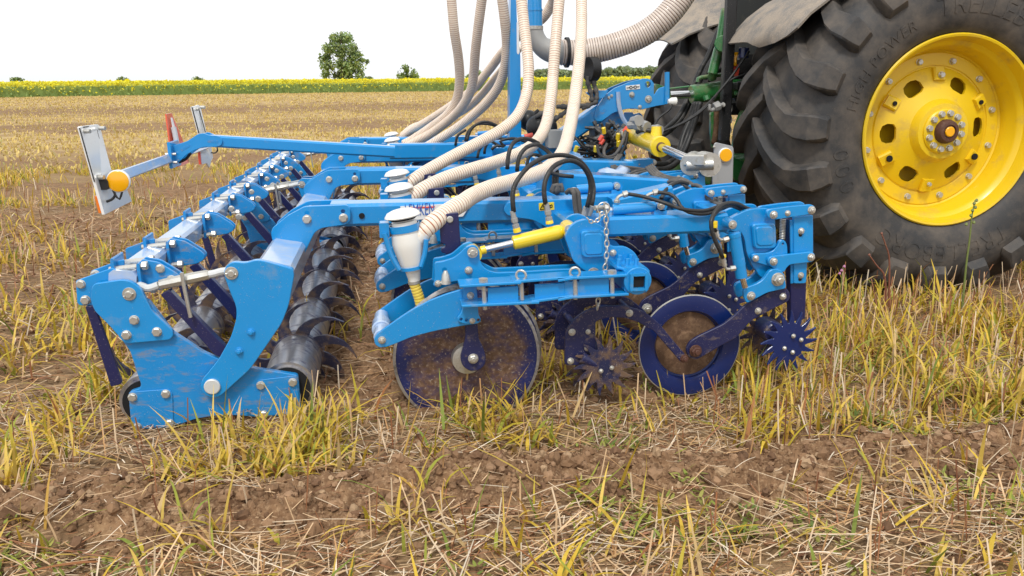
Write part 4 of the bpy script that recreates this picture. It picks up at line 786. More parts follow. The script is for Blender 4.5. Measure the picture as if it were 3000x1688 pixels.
# ---------------------------------------------------------------- yellow wing-fold cylinder
a, b = Q('z7', 550, 700, 4.75), Q('z7', 830, 815, 4.15); c = Q('z7', 1110, 935, 3.72); u = (b-a)/np.linalg.norm(b-a); l = float(np.linalg.norm(b-a)); r = PXM('z7', 74, 4.3)
fc = MB().add(*g_lathe(a, b, [(0, r*.9), (.02, r), (l-.03, r), (l-.028, r*1.16), (l-.004, r*1.16), (l, r*1.1)], 30)).build('fold_cylinder', YEL, ROOT)
MB().add(*g_cyl(b-u*.01, c, r*.46)).build('piston_rod', CHROME, fc)
MB().add(*g_lathe(b, b+u*.01, [(0, r*.55), (.004, r*.55), (.005, r*.5)], 20)).build('rod_seal', BROWN, fc)
MB().add(*g_cyl(Q('z7', 480, 715, 4.8), Q('z7', 545, 700, 4.7), .035)).build('cylinder_pin', ZINC, fc)
for (x, y, X, Z) in ((560, 630, 640, 625), (590, 590, 630, 590), (640, 620, 700, 640), (760, 660, 800, 670), (795, 650, 795, 700)): MB().add(*g_lathe(Q('z7', x, y, 4.45), Q('z7', X, Z, 4.4), [(0, .022), (.04, .022), (.042, .03), (.07, .03)], 8)).build('hose_fitting', CAST, fc)
hh('z7', [(625, 690, 4.42), (660, 672, 4.4), (700, 672, 4.4), (770, 680, 4.38)], .017, par=ROOT)
q = Q('z7', 790, 720, 4.35); MB().add(*g_lathe(q, q+np.array([0, 0, .05]), [(0, .032), (.05, .026)], 16)).build('port_boss', YEL, fc)
cl_ = MB(); q = Q('z7', 1100, 950, 3.72); cl_.add(*g_lathe(q-np.array([.03, .06, 0]), q+np.array([.03, .06, 0]), [(0, .05), (.13, .05)], 20)); p = Q('z7', 1225, 960, 3.66); cl_.add(*g_lathe(p-np.array([.0, .03, 0]), p+np.array([0, .06, 0]), [(0, .055), (.09, .055)], 22)); cl_.add(*g_cyl(Q('z7', 1045, 970, 3.66), Q('z7', 1280, 960, 3.62), .026)); cl_.add(*g_beam(Q('z7', 1060, 920, 3.7), Q('z7', 1230, 920, 3.64), .12, .05)).build('rod_clevis', ZINC, fc)
wb = plate('wing_bracket', 'z7', [(1150, 905), (1175, 890), (1205, 910), (1205, 1130), (1240, 1180), (900, 1180), (970, 1110), (1040, 1050), (1065, 1060), (1090, 1100), (1160, 1080)], 3.66, .02, BLUE, ROOT, .01)
# far-side twin of the fold cylinder bracket and folding-frame beams between the wings
for P, w, h_, Y in (([('z7', -200, 1105), ('z7', 860, 1165)], .16, .10, 3.75), ([('z7', -260, 1000), ('z7', 560, 1020)], .14, .12, 4.45), ([('z7', 400, 1295), ('z7', 900, 1180)], .10, .05, 3.35), ([('z6', -20, 1070), ('z6', 700, 1060)], .1, .1, 5.65)):
    a, b = Q(*P[0], Y), Q(*P[1], Y); MB().add(*g_beam(a, b, w, h_, c=.01)).build('frame_beam', BLUE, ROOT)
plate('frame_plate', 'z7', [(585, 1110), (640, 1060), (740, 1020), (900, 1020), (1085, 1005), (1110, 1030), (1105, 1065), (900, 1090), (800, 1130)], 4.05, .02, BLUE, ROOT, .014)
V, F = g_plate(xz('z6', [(1220, 1170), (1560, 1150), (1700, 1135), (1840, 1122), (1848, 1160), (1830, 1185), (1640, 1215), (1500, 1230), (1220, 1260)], 4.5), 4.5, .02, .01); mk('frame_plate', V, F, BLUE, ROOT)
# crumpled blue rag tucked on the frame
# side marker plate with amber reflector at the front
Y = 3.95
mk_ = plate('marker_plate', 'z7', [(1282, 790), (1300, 775), (1440, 808), (1448, 830), (1440, 1140), (1275, 1140)], Y, .006, GREYD, ROOT, .008)
plate('plate_fold', 'z7', [(1272, 905), (1316, 915), (1310, 1140), (1268, 1140)], Y-.012, .01, GREYD, mk_, .003)
c = Q('z7', 1373, 882, Y)
rr = PXM('z7', 62, Y); rf2 = MB().add(*g_lathe((c[0], Y, c[2]), (c[0], Y-1, c[2]), [(0, rr), (.008, rr), (.012, rr*.95)], 36)).build('reflector_rim', STICK, mk_)
MB().add(*g_lathe((c[0], Y-.0115, c[2]), (c[0], Y-1, c[2]), [(0, rr*.9), (.003, rr*.9), (.006, rr*.84)], 36)).build('reflector', AMB, mk_)
bolt(mk_, 'z7', 1282, 812, Y-.002, 12)
V, F = g_plate(xz('z5', [(1195, 235), (1240, 235), (1240, 330), (1200, 330)], 3.4), 3.4, .05, .004)
# ---------------------------------------------------------------- locking pin with chain on the near unit
def chain(P, pitch, r, w, par, name='chain'):
    C, q = catmull(P, pitch*.78); m = MB()
    for i in range(len(C)-1):
        d = C[i+1]-C[i]; d /= np.linalg.norm(d); s = np.array([1., 0, 0]) if i % 2 else np.array([0, 1., 0]); s = s-d*s.dot(d); s /= np.linalg.norm(s); c = (C[i]+C[i+1])/2; h = pitch*.5
        m.add(*g_tube([c+d*h*math.cos(t)*(1 if abs(math.cos(t)) < .95 else 1)+s*w*math.sin(t) for t in np.linspace(0, 2*math.pi, 11)], r, .006, 6))
    return m.build(name, ZINC, par)
chain([Q('z5', x, y, 2.70) for x, y in ((425, 165), (424, 280), (430, 400), (425, 520), (408, 625))], .026, .0027, .0072, ROOT)
chain([Q('z5', x, y, 2.70) for x, y in ((372, 745), (368, 800), (362, 860))], .026, .0027, .0072, ROOT)
chain([Q('z5', x, y, 2.69) for x, y in ((290, 215), (320, 245), (365, 235), (385, 195), (400, 175))], .017, .0022, .006, ROOT)
q = Q('z5', 400, 145, 2.72); lk = MB().add(*g_cyl(Q('z5', 345, 145, 2.72), Q('z5', 440, 140, 2.74), .009)).add(*g_cyl(Q('z5', 408, 142, 2.72), Q('z5', 438, 141, 2.72), .018, seg=6))
lk.add(*g_tube([q+np.array([.021*math.cos(t), -.012, .021*math.sin(t)]) for t in np.linspace(0, 2*math.pi, 18)], .0022, .006, 6)).build('locking_pin', ZINC, ROOT)
V, F = g_plate(xz('z5', [(390, 110), (440, 98), (450, 230), (395, 235)], 2.78), 2.78, .012, .006); mk('pin_lug', V, F, BLUE, ROOT)
rest = REST.build('bolt', ZINC, ROOT); rest['kind'] = 'stuff'
rag = MB(); q = Q('z7', 420, 1042, 4.15); Vr, Fr = g_lathe(q-np.array([.08, 0, .02]), q+np.array([.08, 0, .01]), [(0, .01), (.02, .035), (.06, .045), (.1, .03), (.14, .038), (.165, .01)], 14)
Vr = [v+np.array([random.uniform(-.01, .01) for _ in range(3)]) for v in Vr]; rg = mk('rag', Vr, Fr, PALE, None, True); rg['label'] = 'crumpled light blue rag lying on the blue frame beside the hoses'; rg['category'] = 'rag'
# ================================================================ TRACTOR (rear end)
TR = thing('tractor', (2.88, 5.1, 0), 'green tractor rear with muddy black tyres, yellow wheel and grey-brown fenders', 'tractor')
WX, WZ, WY = 2.88, .87, 4.0
def tyre_mesh():
    half = [(.486, .012), (.497, -.012), (.52, -.03), (.56, -.05), (.62, -.062), (.69, -.06), (.75, -.04), (.795, -.005), (.826, .035), (.845, .085), (.856, .16), (.860, .27), (.861, .36)]
    prof = [(y, r) for r, y in half]+[(.72-y, r) for r, y in half[-2::-1]]
    m = MB().add(*g_lathe((WX, WY, WZ), (WX, WY+1, WZ), prof, 96, False))
    n = 20
    for side in (0, 1):
        for i in range(n):
            t0 = 2*math.pi*(i+.5*side)/n
            #      (across from centre, dtheta, base radius, top radius, half width in metres, y)
            path = [(.40, -.05, .84, .905, .024), (.30, .035, .84, .925, .036), (.20, .125, .84, .925, .04), (.11, .20, .83, .918, .043), (.045, .25, .80, .895, .048), (-.005, .268, .76, .868, .058), (-.04, .272, .74, .83, .062), (-.056, .272, .72, .775, .056), (-.0605, .272, .70, .735, .045)]
            V = []
            for y, dt, rb, rt, hw in path:
                t = t0+dt; yy = y if side == 0 else .72-y
                for r, s in ((rb, 1.18), (rt-.008, 1.05), (rt, .9), (rt, -.9), (rt-.008, -1.05), (rb, -1.18)):
                    yo = 0
                    if y < 0: yo = -.034*max(0, min(1, (r-rb)/(rt-rb)))*min(1, -y/.03); yo = yo if side == 0 else -yo
                    a = t+s*hw/max(r, .3); V.append((WX+r*math.cos(a), WY+yy+yo, WZ+r*math.sin(a)))
            F = []
            for j in range(len(path)-1):
                for q in range(5):
                    f = (j*6+q, j*6+q+1, (j+1)*6+q+1, (j+1)*6+q); F.append(f if side else f[::-1])
            F.append((0, 1, 2, 3, 4, 5)); e = (len(path)-1)*6; F.append(tuple(e+q for q in (5, 4, 3, 2, 1, 0))); m.add(V, F)
    return m
ty = tyre_mesh().build('tyre', TYRE, TR, angle=32)
def arc_text(s, size, r0, phi0, sp=1.05):
    def place(x, y, d):
        r = r0+y; ph = math.radians(phi0)-x/(r0+size*.35)
        # follow the sidewall
        k = np.interp(r, [.497, .52, .56, .62, .69, .75], [-.012, -.03, -.05, -.062, -.06, -.04])
        return (WX+r*math.cos(ph), WY+k-.0015-d, WZ+r*math.sin(ph))
    return text_obj('lettering', s, TYRE, size, .0015, ty, place, sp)
arc_text('TRELLEBORG', .13, .585, 107); arc_text('TRELLEBORG', .13, .585, -55)
arc_text('HIGH POWER', .08, .575, 169, 1.1); arc_text('000', .125, .59, 207, 1.35)
ty2 = copy_part(ty, (0, 1.72, 0)); 
for ch in [c for c in COL.objects if c.parent == ty2]: bpy.data.objects.remove(ch)
prof = [(.03, .484), (.0, .488), (-.012, .491), (-.019, .484), (-.016, .474), (-.002, .468), (.02, .462), (.045, .455), (.06, .438), (.075, .43), (.10, .427), (.115, .418), (.17, .414), (.176, .405), (.17, .398), (.17, .336), (.176, .333), (.176, .327), (.168, .322), (.150, .29), (.128, .235), (.105, .185), (.095, .165), (.07, .152), (.055, .142), (.052, .12), (.052, .02)]
back = [(y+.014, max(.012, r-.004)) for y, r in prof[::-1] if r < .40]+[(.21, .41), (.21, .478)]
gV, gF = g_lathe((WX, WY, WZ), (WX, WY+1, WZ), prof+back, 96, False); nn = len(prof+back); gF += [((nn-1)*96+i, (nn-1)*96+(i+1) % 96, (i+1) % 96, i) for i in range(96)]
rim = MB().add(gV, gF).build('rim', RIMY, TR, angle=28)
cut = MB()
for i in range(6):
    a = math.radians(120+60*i+3); c = np.array([WX+.262*math.cos(a), WY+.05, WZ+.262*math.sin(a)]); rr = np.array([math.cos(a), 0, math.sin(a)]); tt = np.array([-math.sin(a), 0, math.cos(a)])
    sh = [(-.030, -.048), (.0, -.052), (.024, -.040), (.034, -.012), (.034, .012), (.024, .040), (.0, .052), (-.030, .048), (-.040, .028), (-.040, -.028)]
    V = [c+rr*x+tt*z+np.array([0, y, 0]) for y in (0, .25) for x, z in sh]; F = [tuple(range(9, -1, -1)), tuple(range(10, 20))]+[(k, (k+1) % 10, 10+(k+1) % 10, 10+k) for k in range(10)]
    cut.add(V, [f[::-1] for f in F])
co_ = mk('cutter', cut.v, cut.f, DARK); 
md = rim.modifiers.new('b', 'BOOLEAN'); md.operation = 'DIFFERENCE'; md.object = co_; md.solver = 'EXACT'
bpy.context.view_layer.update(); me = bpy.data.meshes.new_from_object(rim.evaluated_get(bpy.context.evaluated_depsgraph_get())); rim.modifiers.clear(); rim.data = me; me.name = 'rim'
me.materials.clear(); me.materials.append(RIMY); me.polygons.foreach_set('material_index', [0]*len(me.polygons)); bpy.data.objects.remove(co_)
def wbolt(par, r, a, y, rad, kind='head', mat=ZINC):
    key = (kind, mat.name)
    if key not in BT: BT[key] = bolt_geo(kind); BT[key].materials.append(mat)
    o = bpy.data.objects.new('bolt', BT[key]); COL.objects.link(o); o.parent = par
    o.location = (WX+r*math.cos(a), y, WZ+r*math.sin(a)); o.scale = (rad, rad*1.3, rad); return o
for i in range(12): wbolt(rim, .366, math.radians(76+30*i), WY+.169, .0175)
MB().add(*g_lathe((WX, WY, WZ), (WX, WY+1, WZ), [(.2, .412), (.235, .40), (.25, .15), (.26, .15), (.27, .42), (.2, .42)], 64, False)).build('rim_barrel', RIMY, rim)
hub = MB().add(*g_lathe((WX, WY+.056, WZ), (WX, WY-1, WZ), [(0, .118), (.012, .116), (.018, .108), (.018, .07)], 40)).build('hub', RIMY, rim)
for i in range(12): wbolt(rim, .093, math.radians(80+30*i), WY+.038, .0175)
hc = MB().add(*g_lathe((WX, WY+.045, WZ), (WX, WY-1, WZ), [(0, .063), (.02, .062), (.035, .058), (.045, .05), (.047, .036), (.04, .034)], 32)).build('hub_cap', BROWN, rim)
MB().add(*g_lathe((WX, WY+.003, WZ), (WX, WY-1, WZ), [(0, .026), (.006, .026), (.009, .022)], 24)).build('hub_plug', AMB, rim)
for i in range(6):
    a = math.radians(87+60*i+3); s = np.array([math.cos(a), 0, math.sin(a)]); p = np.array([WX, WY+.15, WZ])+s*.288
    MB().add(*g_beam(p-s*.03+np.array([0, -.018, 0]), p+s*.034+np.array([0, .004, 0]), .064, .03, up=(0, 1, 0), c=.008)).build('rim_pad', RIMY, rim)
    wbolt(rim, .286, a, WY+.120, .012 if i % 2 else .017, 'flat' if i % 3 else 'head', DARK if i % 3 else ZINC)  # dark flat discs paint the shaded pad holes
# fenders
def sheet(name, rows, mat, par, t=.012):
    rows = [[np.array(p) for p in r] for r in rows]; n, m = len(rows), len(rows[0]); V = [p for r in rows for p in r]; N = []
    for i in range(n):
        for j in range(m):
            a = rows[min(i+1, n-1)][j]-rows[max(i-1, 0)][j]; b = rows[i][min(j+1, m-1)]-rows[i][max(j-1, 0)]; c = np.cross(a, b); N.append(c/max(np.linalg.norm(c), 1e-9))
    V = V+[v+c*t for v, c in zip(V, N)]; F = []; k = n*m
    for i in range(n-1):
        for j in range(m-1):
            a, b, c, d = i*m+j, i*m+j+1, (i+1)*m+j+1, (i+1)*m+j; F += [(a, b, c, d), (k+d, k+c, k+b, k+a)]
    for i in range(n-1):
        for j in (0, m-1): F.append((i*m+j, (i+1)*m+j, k+(i+1)*m+j, k+i*m+j))
    for j in range(m-1):
        for i in (0, n-1): F.append((i*m+j, i*m+j+1, k+i*m+j+1, k+i*m+j))
    return mk(name, V, F, mat, par, True, angle=40)
Yi, Yo = 4.86, 4.1
P0, P1 = Q('n', 2126, 132, Yi), Q('n', 2190, 0, Yi); rows = []
for t, yo_, dz in ((0, 4.42, 0), (.06, 4.25, 0), (.16, 4.15, 0), (.3, 4.1, 0), (.6, Yo, 0), (1, Yo, 0), (1.4, Yo, 0)):
    b = P0+(P1-P0)*t; b = b+np.array([.10*t*t, 0, -.03*t*t]); rows.append([np.array([b[0]+.03*math.sin(math.pi*s)*0-.02*(abs(s-.5)*2)**4*-1, Yi+(yo_-Yi)*s, b[2]-.05*max(0, s-.75)*2]) for s in np.linspace(0, 1, 9)])
for k in range(1, 8):
    a = math.radians(128-9*k); rows.append([np.array([WX+1.02*math.cos(a), Yi+(Yo-Yi)*s, WZ+1.06*math.sin(a)]) for s in np.linspace(0, 1, 9)])
sheet('fender', rows, FEND, TR, -.012)
ne = [(1968, 133), (1990, 122), (2019, 104), (2075, 83), (2132, 66), (2220, 28), (2330, -40)]; fe = [(1900, 131), (1912, 112), (1928, 92), (1950, 55), (1985, 0), (2040, -70), (2110, -150)]
rows = []
for (x, y), (X, Z) in zip(ne, fe):
    a, b = Q('n', x, y, 5.8), Q('n', X, Z, 6.35); rows.append([a+(b-a)*s+np.array([0, 0, .03*math.sin(math.pi*s)]) for s in np.linspace(0, 1, 7)])
sheet('fender', rows, FEND, TR, .012)
# axle, gearbox, hitch
def tb_(name, pts, r, mat, k='z7', par=TR): return tube(name, [Q(k, *p) for p in pts], r, mat, par, .02, 12)
ax = MB().add(*g_lathe((WX, 4.2, WZ), (WX, 6.1, WZ), [(0, .14), (.25, .14), (.5, .2), (.6, .3), (1.3, .3), (1.4, .2), (1.65, .14), (1.9, .14)], 24)).build('axle_housing', SHADE, TR)
gb = MB().add(*g_box(2.45, 3.6, 4.85, 5.55, .55, 1.5, .03)).add(*g_box(2.3, 2.6, 4.95, 5.5, .95, 1.75, .03)).build('gearbox', SHADE, TR)
MB().add(*g_box(2.75, 3.45, 4.9, 5.5, 1.5, 1.95, .05)).build('cab_rear', SHADE, TR)
Y = 5.1; a, b, c = Q('z7', 1085, 370, Y), Q('z7', 1500, 310, Y), Q('z7', 880, 375, Y); u = (b-a)/np.linalg.norm(b-a); r = PXM('z7', 80, Y); l = float(np.linalg.norm(b-a))
tl = MB().add(*g_lathe(a, b, [(0, r*.92), (.006, r), (.03, r), (l-.02, r), (l, r*.85)], 30)).add(*g_cyl(b, b+u*.35, r*.6)).build('top_link', GREEN, TR)
MB().add(*g_cyl(c, a+u*.02, PXM('z7', 33, Y))).build('piston_rod', CHROME, tl)
V, F = g_plate(xz('z7', [(775, 275), (870, 300), (905, 320), (915, 405), (880, 420), (775, 400)], Y-.02), Y-.03, .07, .01); mk('link_end', V, F, GREEN, tl)
MB().add(*g_tube([Q('z7', *p, Y-.04) for p in ((1142, 262), (1145, 235), (1175, 222), (1280, 208), (1380, 198))], .012, .02)).add(*g_tube([Q('z7', *p, Y-.04) for p in ((900, 320), (1070, 300))], .006, .02, 8)).build('handle', GREEN, tl)
MB().add(*g_cyl(Q('z7', 1215, 380, Y-.09), Q('z7', 1225, 420, Y-.1), .022, seg=8)).add(*g_cyl(Q('z7', 1470, 340, Y-.09), Q('z7', 1480, 375, Y-.1), .018, seg=8)).build('port', GREEN, tl)
po = MB().add(*g_beam(Q('a5', 1215, -150, 4.85), Q('a5', 1120, 1700, 4.85), .05, .06, up=(1, 0, 0))).build('hitch_post', BLACK, TR)
for x, y in ((1130, 1150), (1125, 1212), (1118, 1330)):
    q = Q('a5', x, y, 4.815); MB().add(*g_lathe(q, q+np.array([0, -.01, 0]), [(0, .011), (.003, .011), (.004, .009)], 12)).build('post_hole_shade', DARK, po)
MB().add(*g_cyl(Q('a5', 1112, 1272, 4.83), Q('a5', 1112, 1272, 4.79), .014)).build('post_pin', ZINC, po)
# green links, brackets and levers
tb_('lift_rod', [(1380, -360, 5.0), (1330, -60, 5.0), (1285, 120, 5.0), (1262, 230, 5.05)], .028, GREEN)
MB().add(*g_cyl(Q('a5', 1110, 530, 5.05), Q('a5', 1110, 530, 4.9), .05)).add(*g_cyl(Q('a5', 1060, 590, 5.0), Q('a5', 980, 900, 5.0), .03)).build('lift_arm', GREEN, TR)
for pts, Yq, t in (([(1255, 520), (1300, 500), (1330, 640), (1310, 800), (1270, 830), (1255, 700)], 5.0, .03), ([(1440, 840), (1460, 660), (1510, 520), (1560, 480), (1540, 620), (1490, 790)], 4.75, .03), ([(1540, 240), (1580, 200), (1615, 215), (1600, 300), (1560, 480), (1520, 520), (1545, 330)], 4.8, .04),
                   ([(1080, 400), (1520, 370), (1560, 380), (1550, 410), (1290, 430), (1270, 420)], 5.2, .05), ([(1440, 900), (1570, 950), (1580, 1100), (1450, 1100)], 4.8, .12), ([(950, 930), (1110, 960), (1270, 1000), (1250, 1140), (950, 1050)], 5.1, .12)):
    V, F = g_plate(xz('z7', pts, Yq), Yq, t, .02); mk('hitch_bracket', V, F, GREEN, TR)
tb_('lower_link', [(1000, 990, 5.3), (1300, 940, 5.2), (1600, 900, 5.1)], .05, GREEN); tb_('stay', [(1300, 480, 5.0), (1300, 620, 5.0), (1280, 790, 5.0)], .018, MUD)
for i in range(12):
    q = Q('z7', R.uniform(1440, 1600), R.uniform(30, 520), R.uniform(4.95, 5.2)); s = R.uniform(.02, .06); MB().add(*g_box(q[0]-s, q[0]+s, q[1]-.04, q[1]+.04, q[2]-s*.7, q[2]+s*.7)).build('hydraulic_coupler', BLACK, TR)
V, F = g_plate(xz('z7', [(1438, 120), (1490, 112), (1500, 150), (1485, 215), (1462, 215), (1462, 150), (1436, 150)], 4.85), 4.85, .03, .006); mk('coupling_guard', V, F, RED, TR)
for dx in (0, 14): tb_('strap', [(1465+dx, 10, 4.84), (1450+dx, 60, 4.84), (1448+dx, 125, 4.84)], .008, AMB)
q = Q('z7', 1530, 60, 4.84); MB().add(*g_cyl(q, q+np.array([0, 0, .06]), .03)).build('blue_cap', NAVYC, TR)
MB().add(*g_tube([Q('z7', *p, 4.78) for p in ((1245, 450), (1240, 490), (1270, 500), (1330, 460), (1355, 458))], .012, .015)).add(*g_cyl(Q('z7', 1280, 480, 4.78), Q('z7', 1330, 460, 4.78), .028, seg=8)).build('hook', CAST, TR)
chain([Q('z7', x, y, 4.88) for x, y in ((1418, 420), (1412, 560), (1402, 740))], .04, .006, .013, TR)
# hoses from the tractor to the seeder
for pts in ([(1420, -420, 5.2), (1240, 20, 5.2), (1180, 130, 5.2), (1130, 240, 5.2), (1070, 380, 5.2), (990, 540, 5.15), (900, 640, 5.1), (820, 700, 5.0)], [(1450, -420, 5.2), (1270, 30, 5.2), (1210, 140, 5.2), (1165, 240, 5.2), (1090, 400, 5.2), (1010, 560, 5.15), (920, 660, 5.1), (835, 720, 5.0)],
            [(1390, 0, 5.15), (1300, 40, 5.15), (1225, 140, 5.15), (1200, 240, 5.15)], [(1140, 430, 5.0), (1110, 560, 5.0), (1060, 700, 5.0), (1010, 830, 4.95), (940, 920, 4.9), (860, 960, 4.85), (770, 955, 4.8)], [(1165, 430, 4.95), (1125, 580, 4.95), (1080, 720, 4.95), (1030, 850, 4.9), (960, 950, 4.85), (870, 1000, 4.8), (760, 1005, 4.75)],
            [(1120, 430, 5.05), (1080, 570, 5.05), (1020, 720, 5.0), (980, 860, 4.95), (920, 900, 4.9)], [(1375, 150, 5.1), (1310, 165, 5.1), (1280, 210, 5.1)]):
    tb_('hydraulic_hose', pts, .017, RUB)
for pts, r in (([(820, 700, 4.7), (900, 660, 4.72), (1020, 605, 4.75), (1140, 525, 4.78), (1250, 425, 4.78), (1340, 325, 4.76), (1440, 200, 4.76), (1580, 0, 4.76)], .007), ([(820, 690, 4.7), (980, 630, 4.72), (1130, 545, 4.75), (1240, 450, 4.78), (1350, 320, 4.76), (1430, 240, 4.76), (1590, 178, 4.76)], .006), ([(930, 440, 4.95), (900, 500, 4.9), (820, 560, 4.9), (770, 640, 4.85)], .006)):
    tb_('cable', pts, r, RUB)
q = Q('z7', 930, 428, 4.95); MB().add(*g_lathe(q-np.array([.03, 0, 0]), q+np.array([.03, 0, 0]), [(0, .012), (.02, .024), (.05, .026), (.06, .01)], 14)).build('plug', WHITE, TR)
# ================================================================ GROUND, PLANTS, BACKGROUND
def hsh(ix, iy, s): 
    h = (ix.astype(np.int64)*374761393+iy.astype(np.int64)*668265263+s*974634211) & 0x7fffffff
    h = ((h ^ (h >> 13))*1274126177) & 0x7fffffff; return ((h ^ (h >> 16)) & 0xffff)/65535.
def vnoise(x, y, s=0):
    ix, iy = np.floor(x), np.floor(y); fx, fy = x-ix, y-iy; fx = fx*fx*(3-2*fx); fy = fy*fy*(3-2*fy)
    a, b, c, d = hsh(ix, iy, s), hsh(ix+1, iy, s), hsh(ix, iy+1, s), hsh(ix+1, iy+1, s)
    return (a*(1-fx)+b*fx)*(1-fy)+(c*(1-fx)+d*fx)*fy
def fbm(x, y, f, o=4, s=0):
    t = 0; a = .5; n = 0
    for i in range(o): t = t+a*vnoise(x*f, y*f, s+i); n += a; a *= .5; f *= 2.03
    return t/n
def sstep(a, b, x): t = np.clip((x-a)/(b-a), 0, 1); return t*t*(3-2*t)
def yrow(py, px=300): return float(Q('n', px, py, 1.)[1]) if False else float((lambda d: O[1]+d[1]*(-O[2]/d[2]))(Fw*FPX+R2*(px-1500)-U2*(py-844)))
BANDS = [(yrow(a), yrow(b)) for a, b in ((340, 312), (392, 362), (500, 452), (590, 528), (690, 632))]   # worked strips of earlier passes (near, far)
def cover(x, y):
    w = (fbm(x, y, 1.3, 3, 5)-.5)
    c = np.ones_like(x)
    yy = y+w*.12
    yy2 = y+(fbm(x, y, 2.2, 4, 55)-.5)*.42; c *= 1-.95*sstep(1.94, 2.10, yy2)*(1-sstep(2.25, 2.42, yy2))
    for a, b in BANDS: 
        e = (b-a)*.22+.02; yb = y+w*(b-a)*.9; c *= 1-.66*sstep(a-e, a+e, yb)*(1-sstep(b-e, b+e, yb))
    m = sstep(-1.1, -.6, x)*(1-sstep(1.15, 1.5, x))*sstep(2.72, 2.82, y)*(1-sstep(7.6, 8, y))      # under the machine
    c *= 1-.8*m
    m2 = (1-sstep(-1.1, -.7, x))*sstep(2.80, 2.95, y)*(1-sstep(7.6, 8, y)); c *= 1-.12*m2      # behind it
    g = fbm(x, y, 2.2, 3, 9); return np.clip(c*(.35+1.3*g), 0, 1)
def height(x, y):
    c = cover(x, y); near = 1-sstep(6, 14, np.abs(y))
    h = .06*(fbm(x, y, .5, 2, 1)-.5)+.05*(fbm(x, y, 3, 3, 2)-.5)*near
    bare = 1-sstep(.1, .55, c)
    cl = fbm(x, y, 9, 4, 3); cl2 = np.abs(fbm(x, y, 22, 3, 4)-.5)*2; cl3 = np.abs(fbm(x, y, 60, 2, 5)-.5)*2; cl4 = fbm(x, y, 48, 2, 6)
    h = h+near*((.075*(cl-.45)+.03*(1-cl2)+.012*(1-cl3)+.02*(cl4-.5)-.01)*(.35+.65*bare))
    r = sstep(2.02, 2.12, y)*(1-sstep(2.25, 2.36, y)); h = h+r*.035
    return h*(1-.0*x)
def axis(segs):
    out = []
    for a, b, d0, d1 in segs:
        p = a
        while p < b-1e-9:
            out.append(p); p += d0+(d1-d0)*(p-a)/(b-a)
    out.append(segs[-1][1]); return np.array(out)
gx = np.r_[-axis([(2.2, 6, .012, .12), (6, 40, .2, 3), (40, 900, 4, 90)])[::-1], axis([(-2.19, 3.2, .0085, .0085), (3.2, 8, .012, .15), (8, 40, .2, 3), (40, 900, 4, 90)])]
gy = axis([(-30, .8, 4, .1), (.8, 1.5, .03, .009), (1.5, 2.5, .007, .009), (2.5, 3.4, .01, .02), (3.4, 8, .02, .05), (8, 30, .06, .5), (30, 120, .6, 3), (120, 1500, 6, 120)])
GX, GY = np.meshgrid(gx, gy); GZ = height(GX, GY)
nx, ny = len(gx), len(gy); V = np.stack([GX, GY, GZ], -1).reshape(-1, 3)
i, j = np.meshgrid(np.arange(nx-1), np.arange(ny-1)); a = (j*nx+i).ravel(); Fq = np.stack([a, a+1, a+nx+1, a+nx], 1)
def fast_mesh(name, V, Fq, mat, smooth=False, tint=None, face_tint=None, attr=None):
    me = bpy.data.meshes.new(name); k = Fq.shape[1]; me.vertices.add(len(V)); me.vertices.foreach_set('co', np.ascontiguousarray(V, np.float32).ravel())
    me.loops.add(Fq.size); me.loops.foreach_set('vertex_index', Fq.ravel().astype(np.int32)); me.polygons.add(len(Fq))
    me.polygons.foreach_set('loop_start', np.arange(0, Fq.size, k, dtype=np.int32)); me.update(calc_edges=True)
    me.polygons.foreach_set('use_smooth', np.full(len(Fq), smooth))
    if tint is not None:
        at = me.attributes.new('tint', 'FLOAT_COLOR', 'POINT'); at.data.foreach_set('color', np.c_[tint, np.ones(len(tint))].astype(np.float32).ravel())
    if attr:
        for n_, v_ in attr.items(): at = me.attributes.new(n_, 'FLOAT', 'POINT'); at.data.foreach_set('value', v_.astype(np.float32).ravel())
    me.validate(); return link(name, me, mat)
m, t, b = nodes('field_soil')
ca = t.nodes.new('ShaderNodeAttribute'); ca.attribute_name = 'cover'
n1 = noise(t, 14, 8, .7); n2 = noise(t, 90, 4, .6); n3 = noise(t, 1.7, 4, .6); n4 = noise(t, 38, 3, .7, stretch=(.35, 1.6, 1))
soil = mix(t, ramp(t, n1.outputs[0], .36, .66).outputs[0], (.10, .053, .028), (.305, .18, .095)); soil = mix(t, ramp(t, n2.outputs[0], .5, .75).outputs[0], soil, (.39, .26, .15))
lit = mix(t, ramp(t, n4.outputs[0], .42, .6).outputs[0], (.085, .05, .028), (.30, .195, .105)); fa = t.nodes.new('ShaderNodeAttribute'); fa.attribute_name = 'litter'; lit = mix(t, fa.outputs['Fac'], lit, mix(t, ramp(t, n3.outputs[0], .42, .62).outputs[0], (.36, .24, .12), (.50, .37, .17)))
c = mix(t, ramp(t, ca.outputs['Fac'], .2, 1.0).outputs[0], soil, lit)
t.links.new(c, b.inputs['Base Color']); b.inputs['Roughness'].default_value = .95; b.inputs['Specular IOR Level'].default_value = .15
bump(t, b, n2.outputs[0], .7, .006)
gr = fast_mesh('ground', V, Fq, m, True, attr={'cover': cover(GX, GY), 'litter': .12+.88*sstep(6, 20, GY)}); gr['kind'] = 'structure'
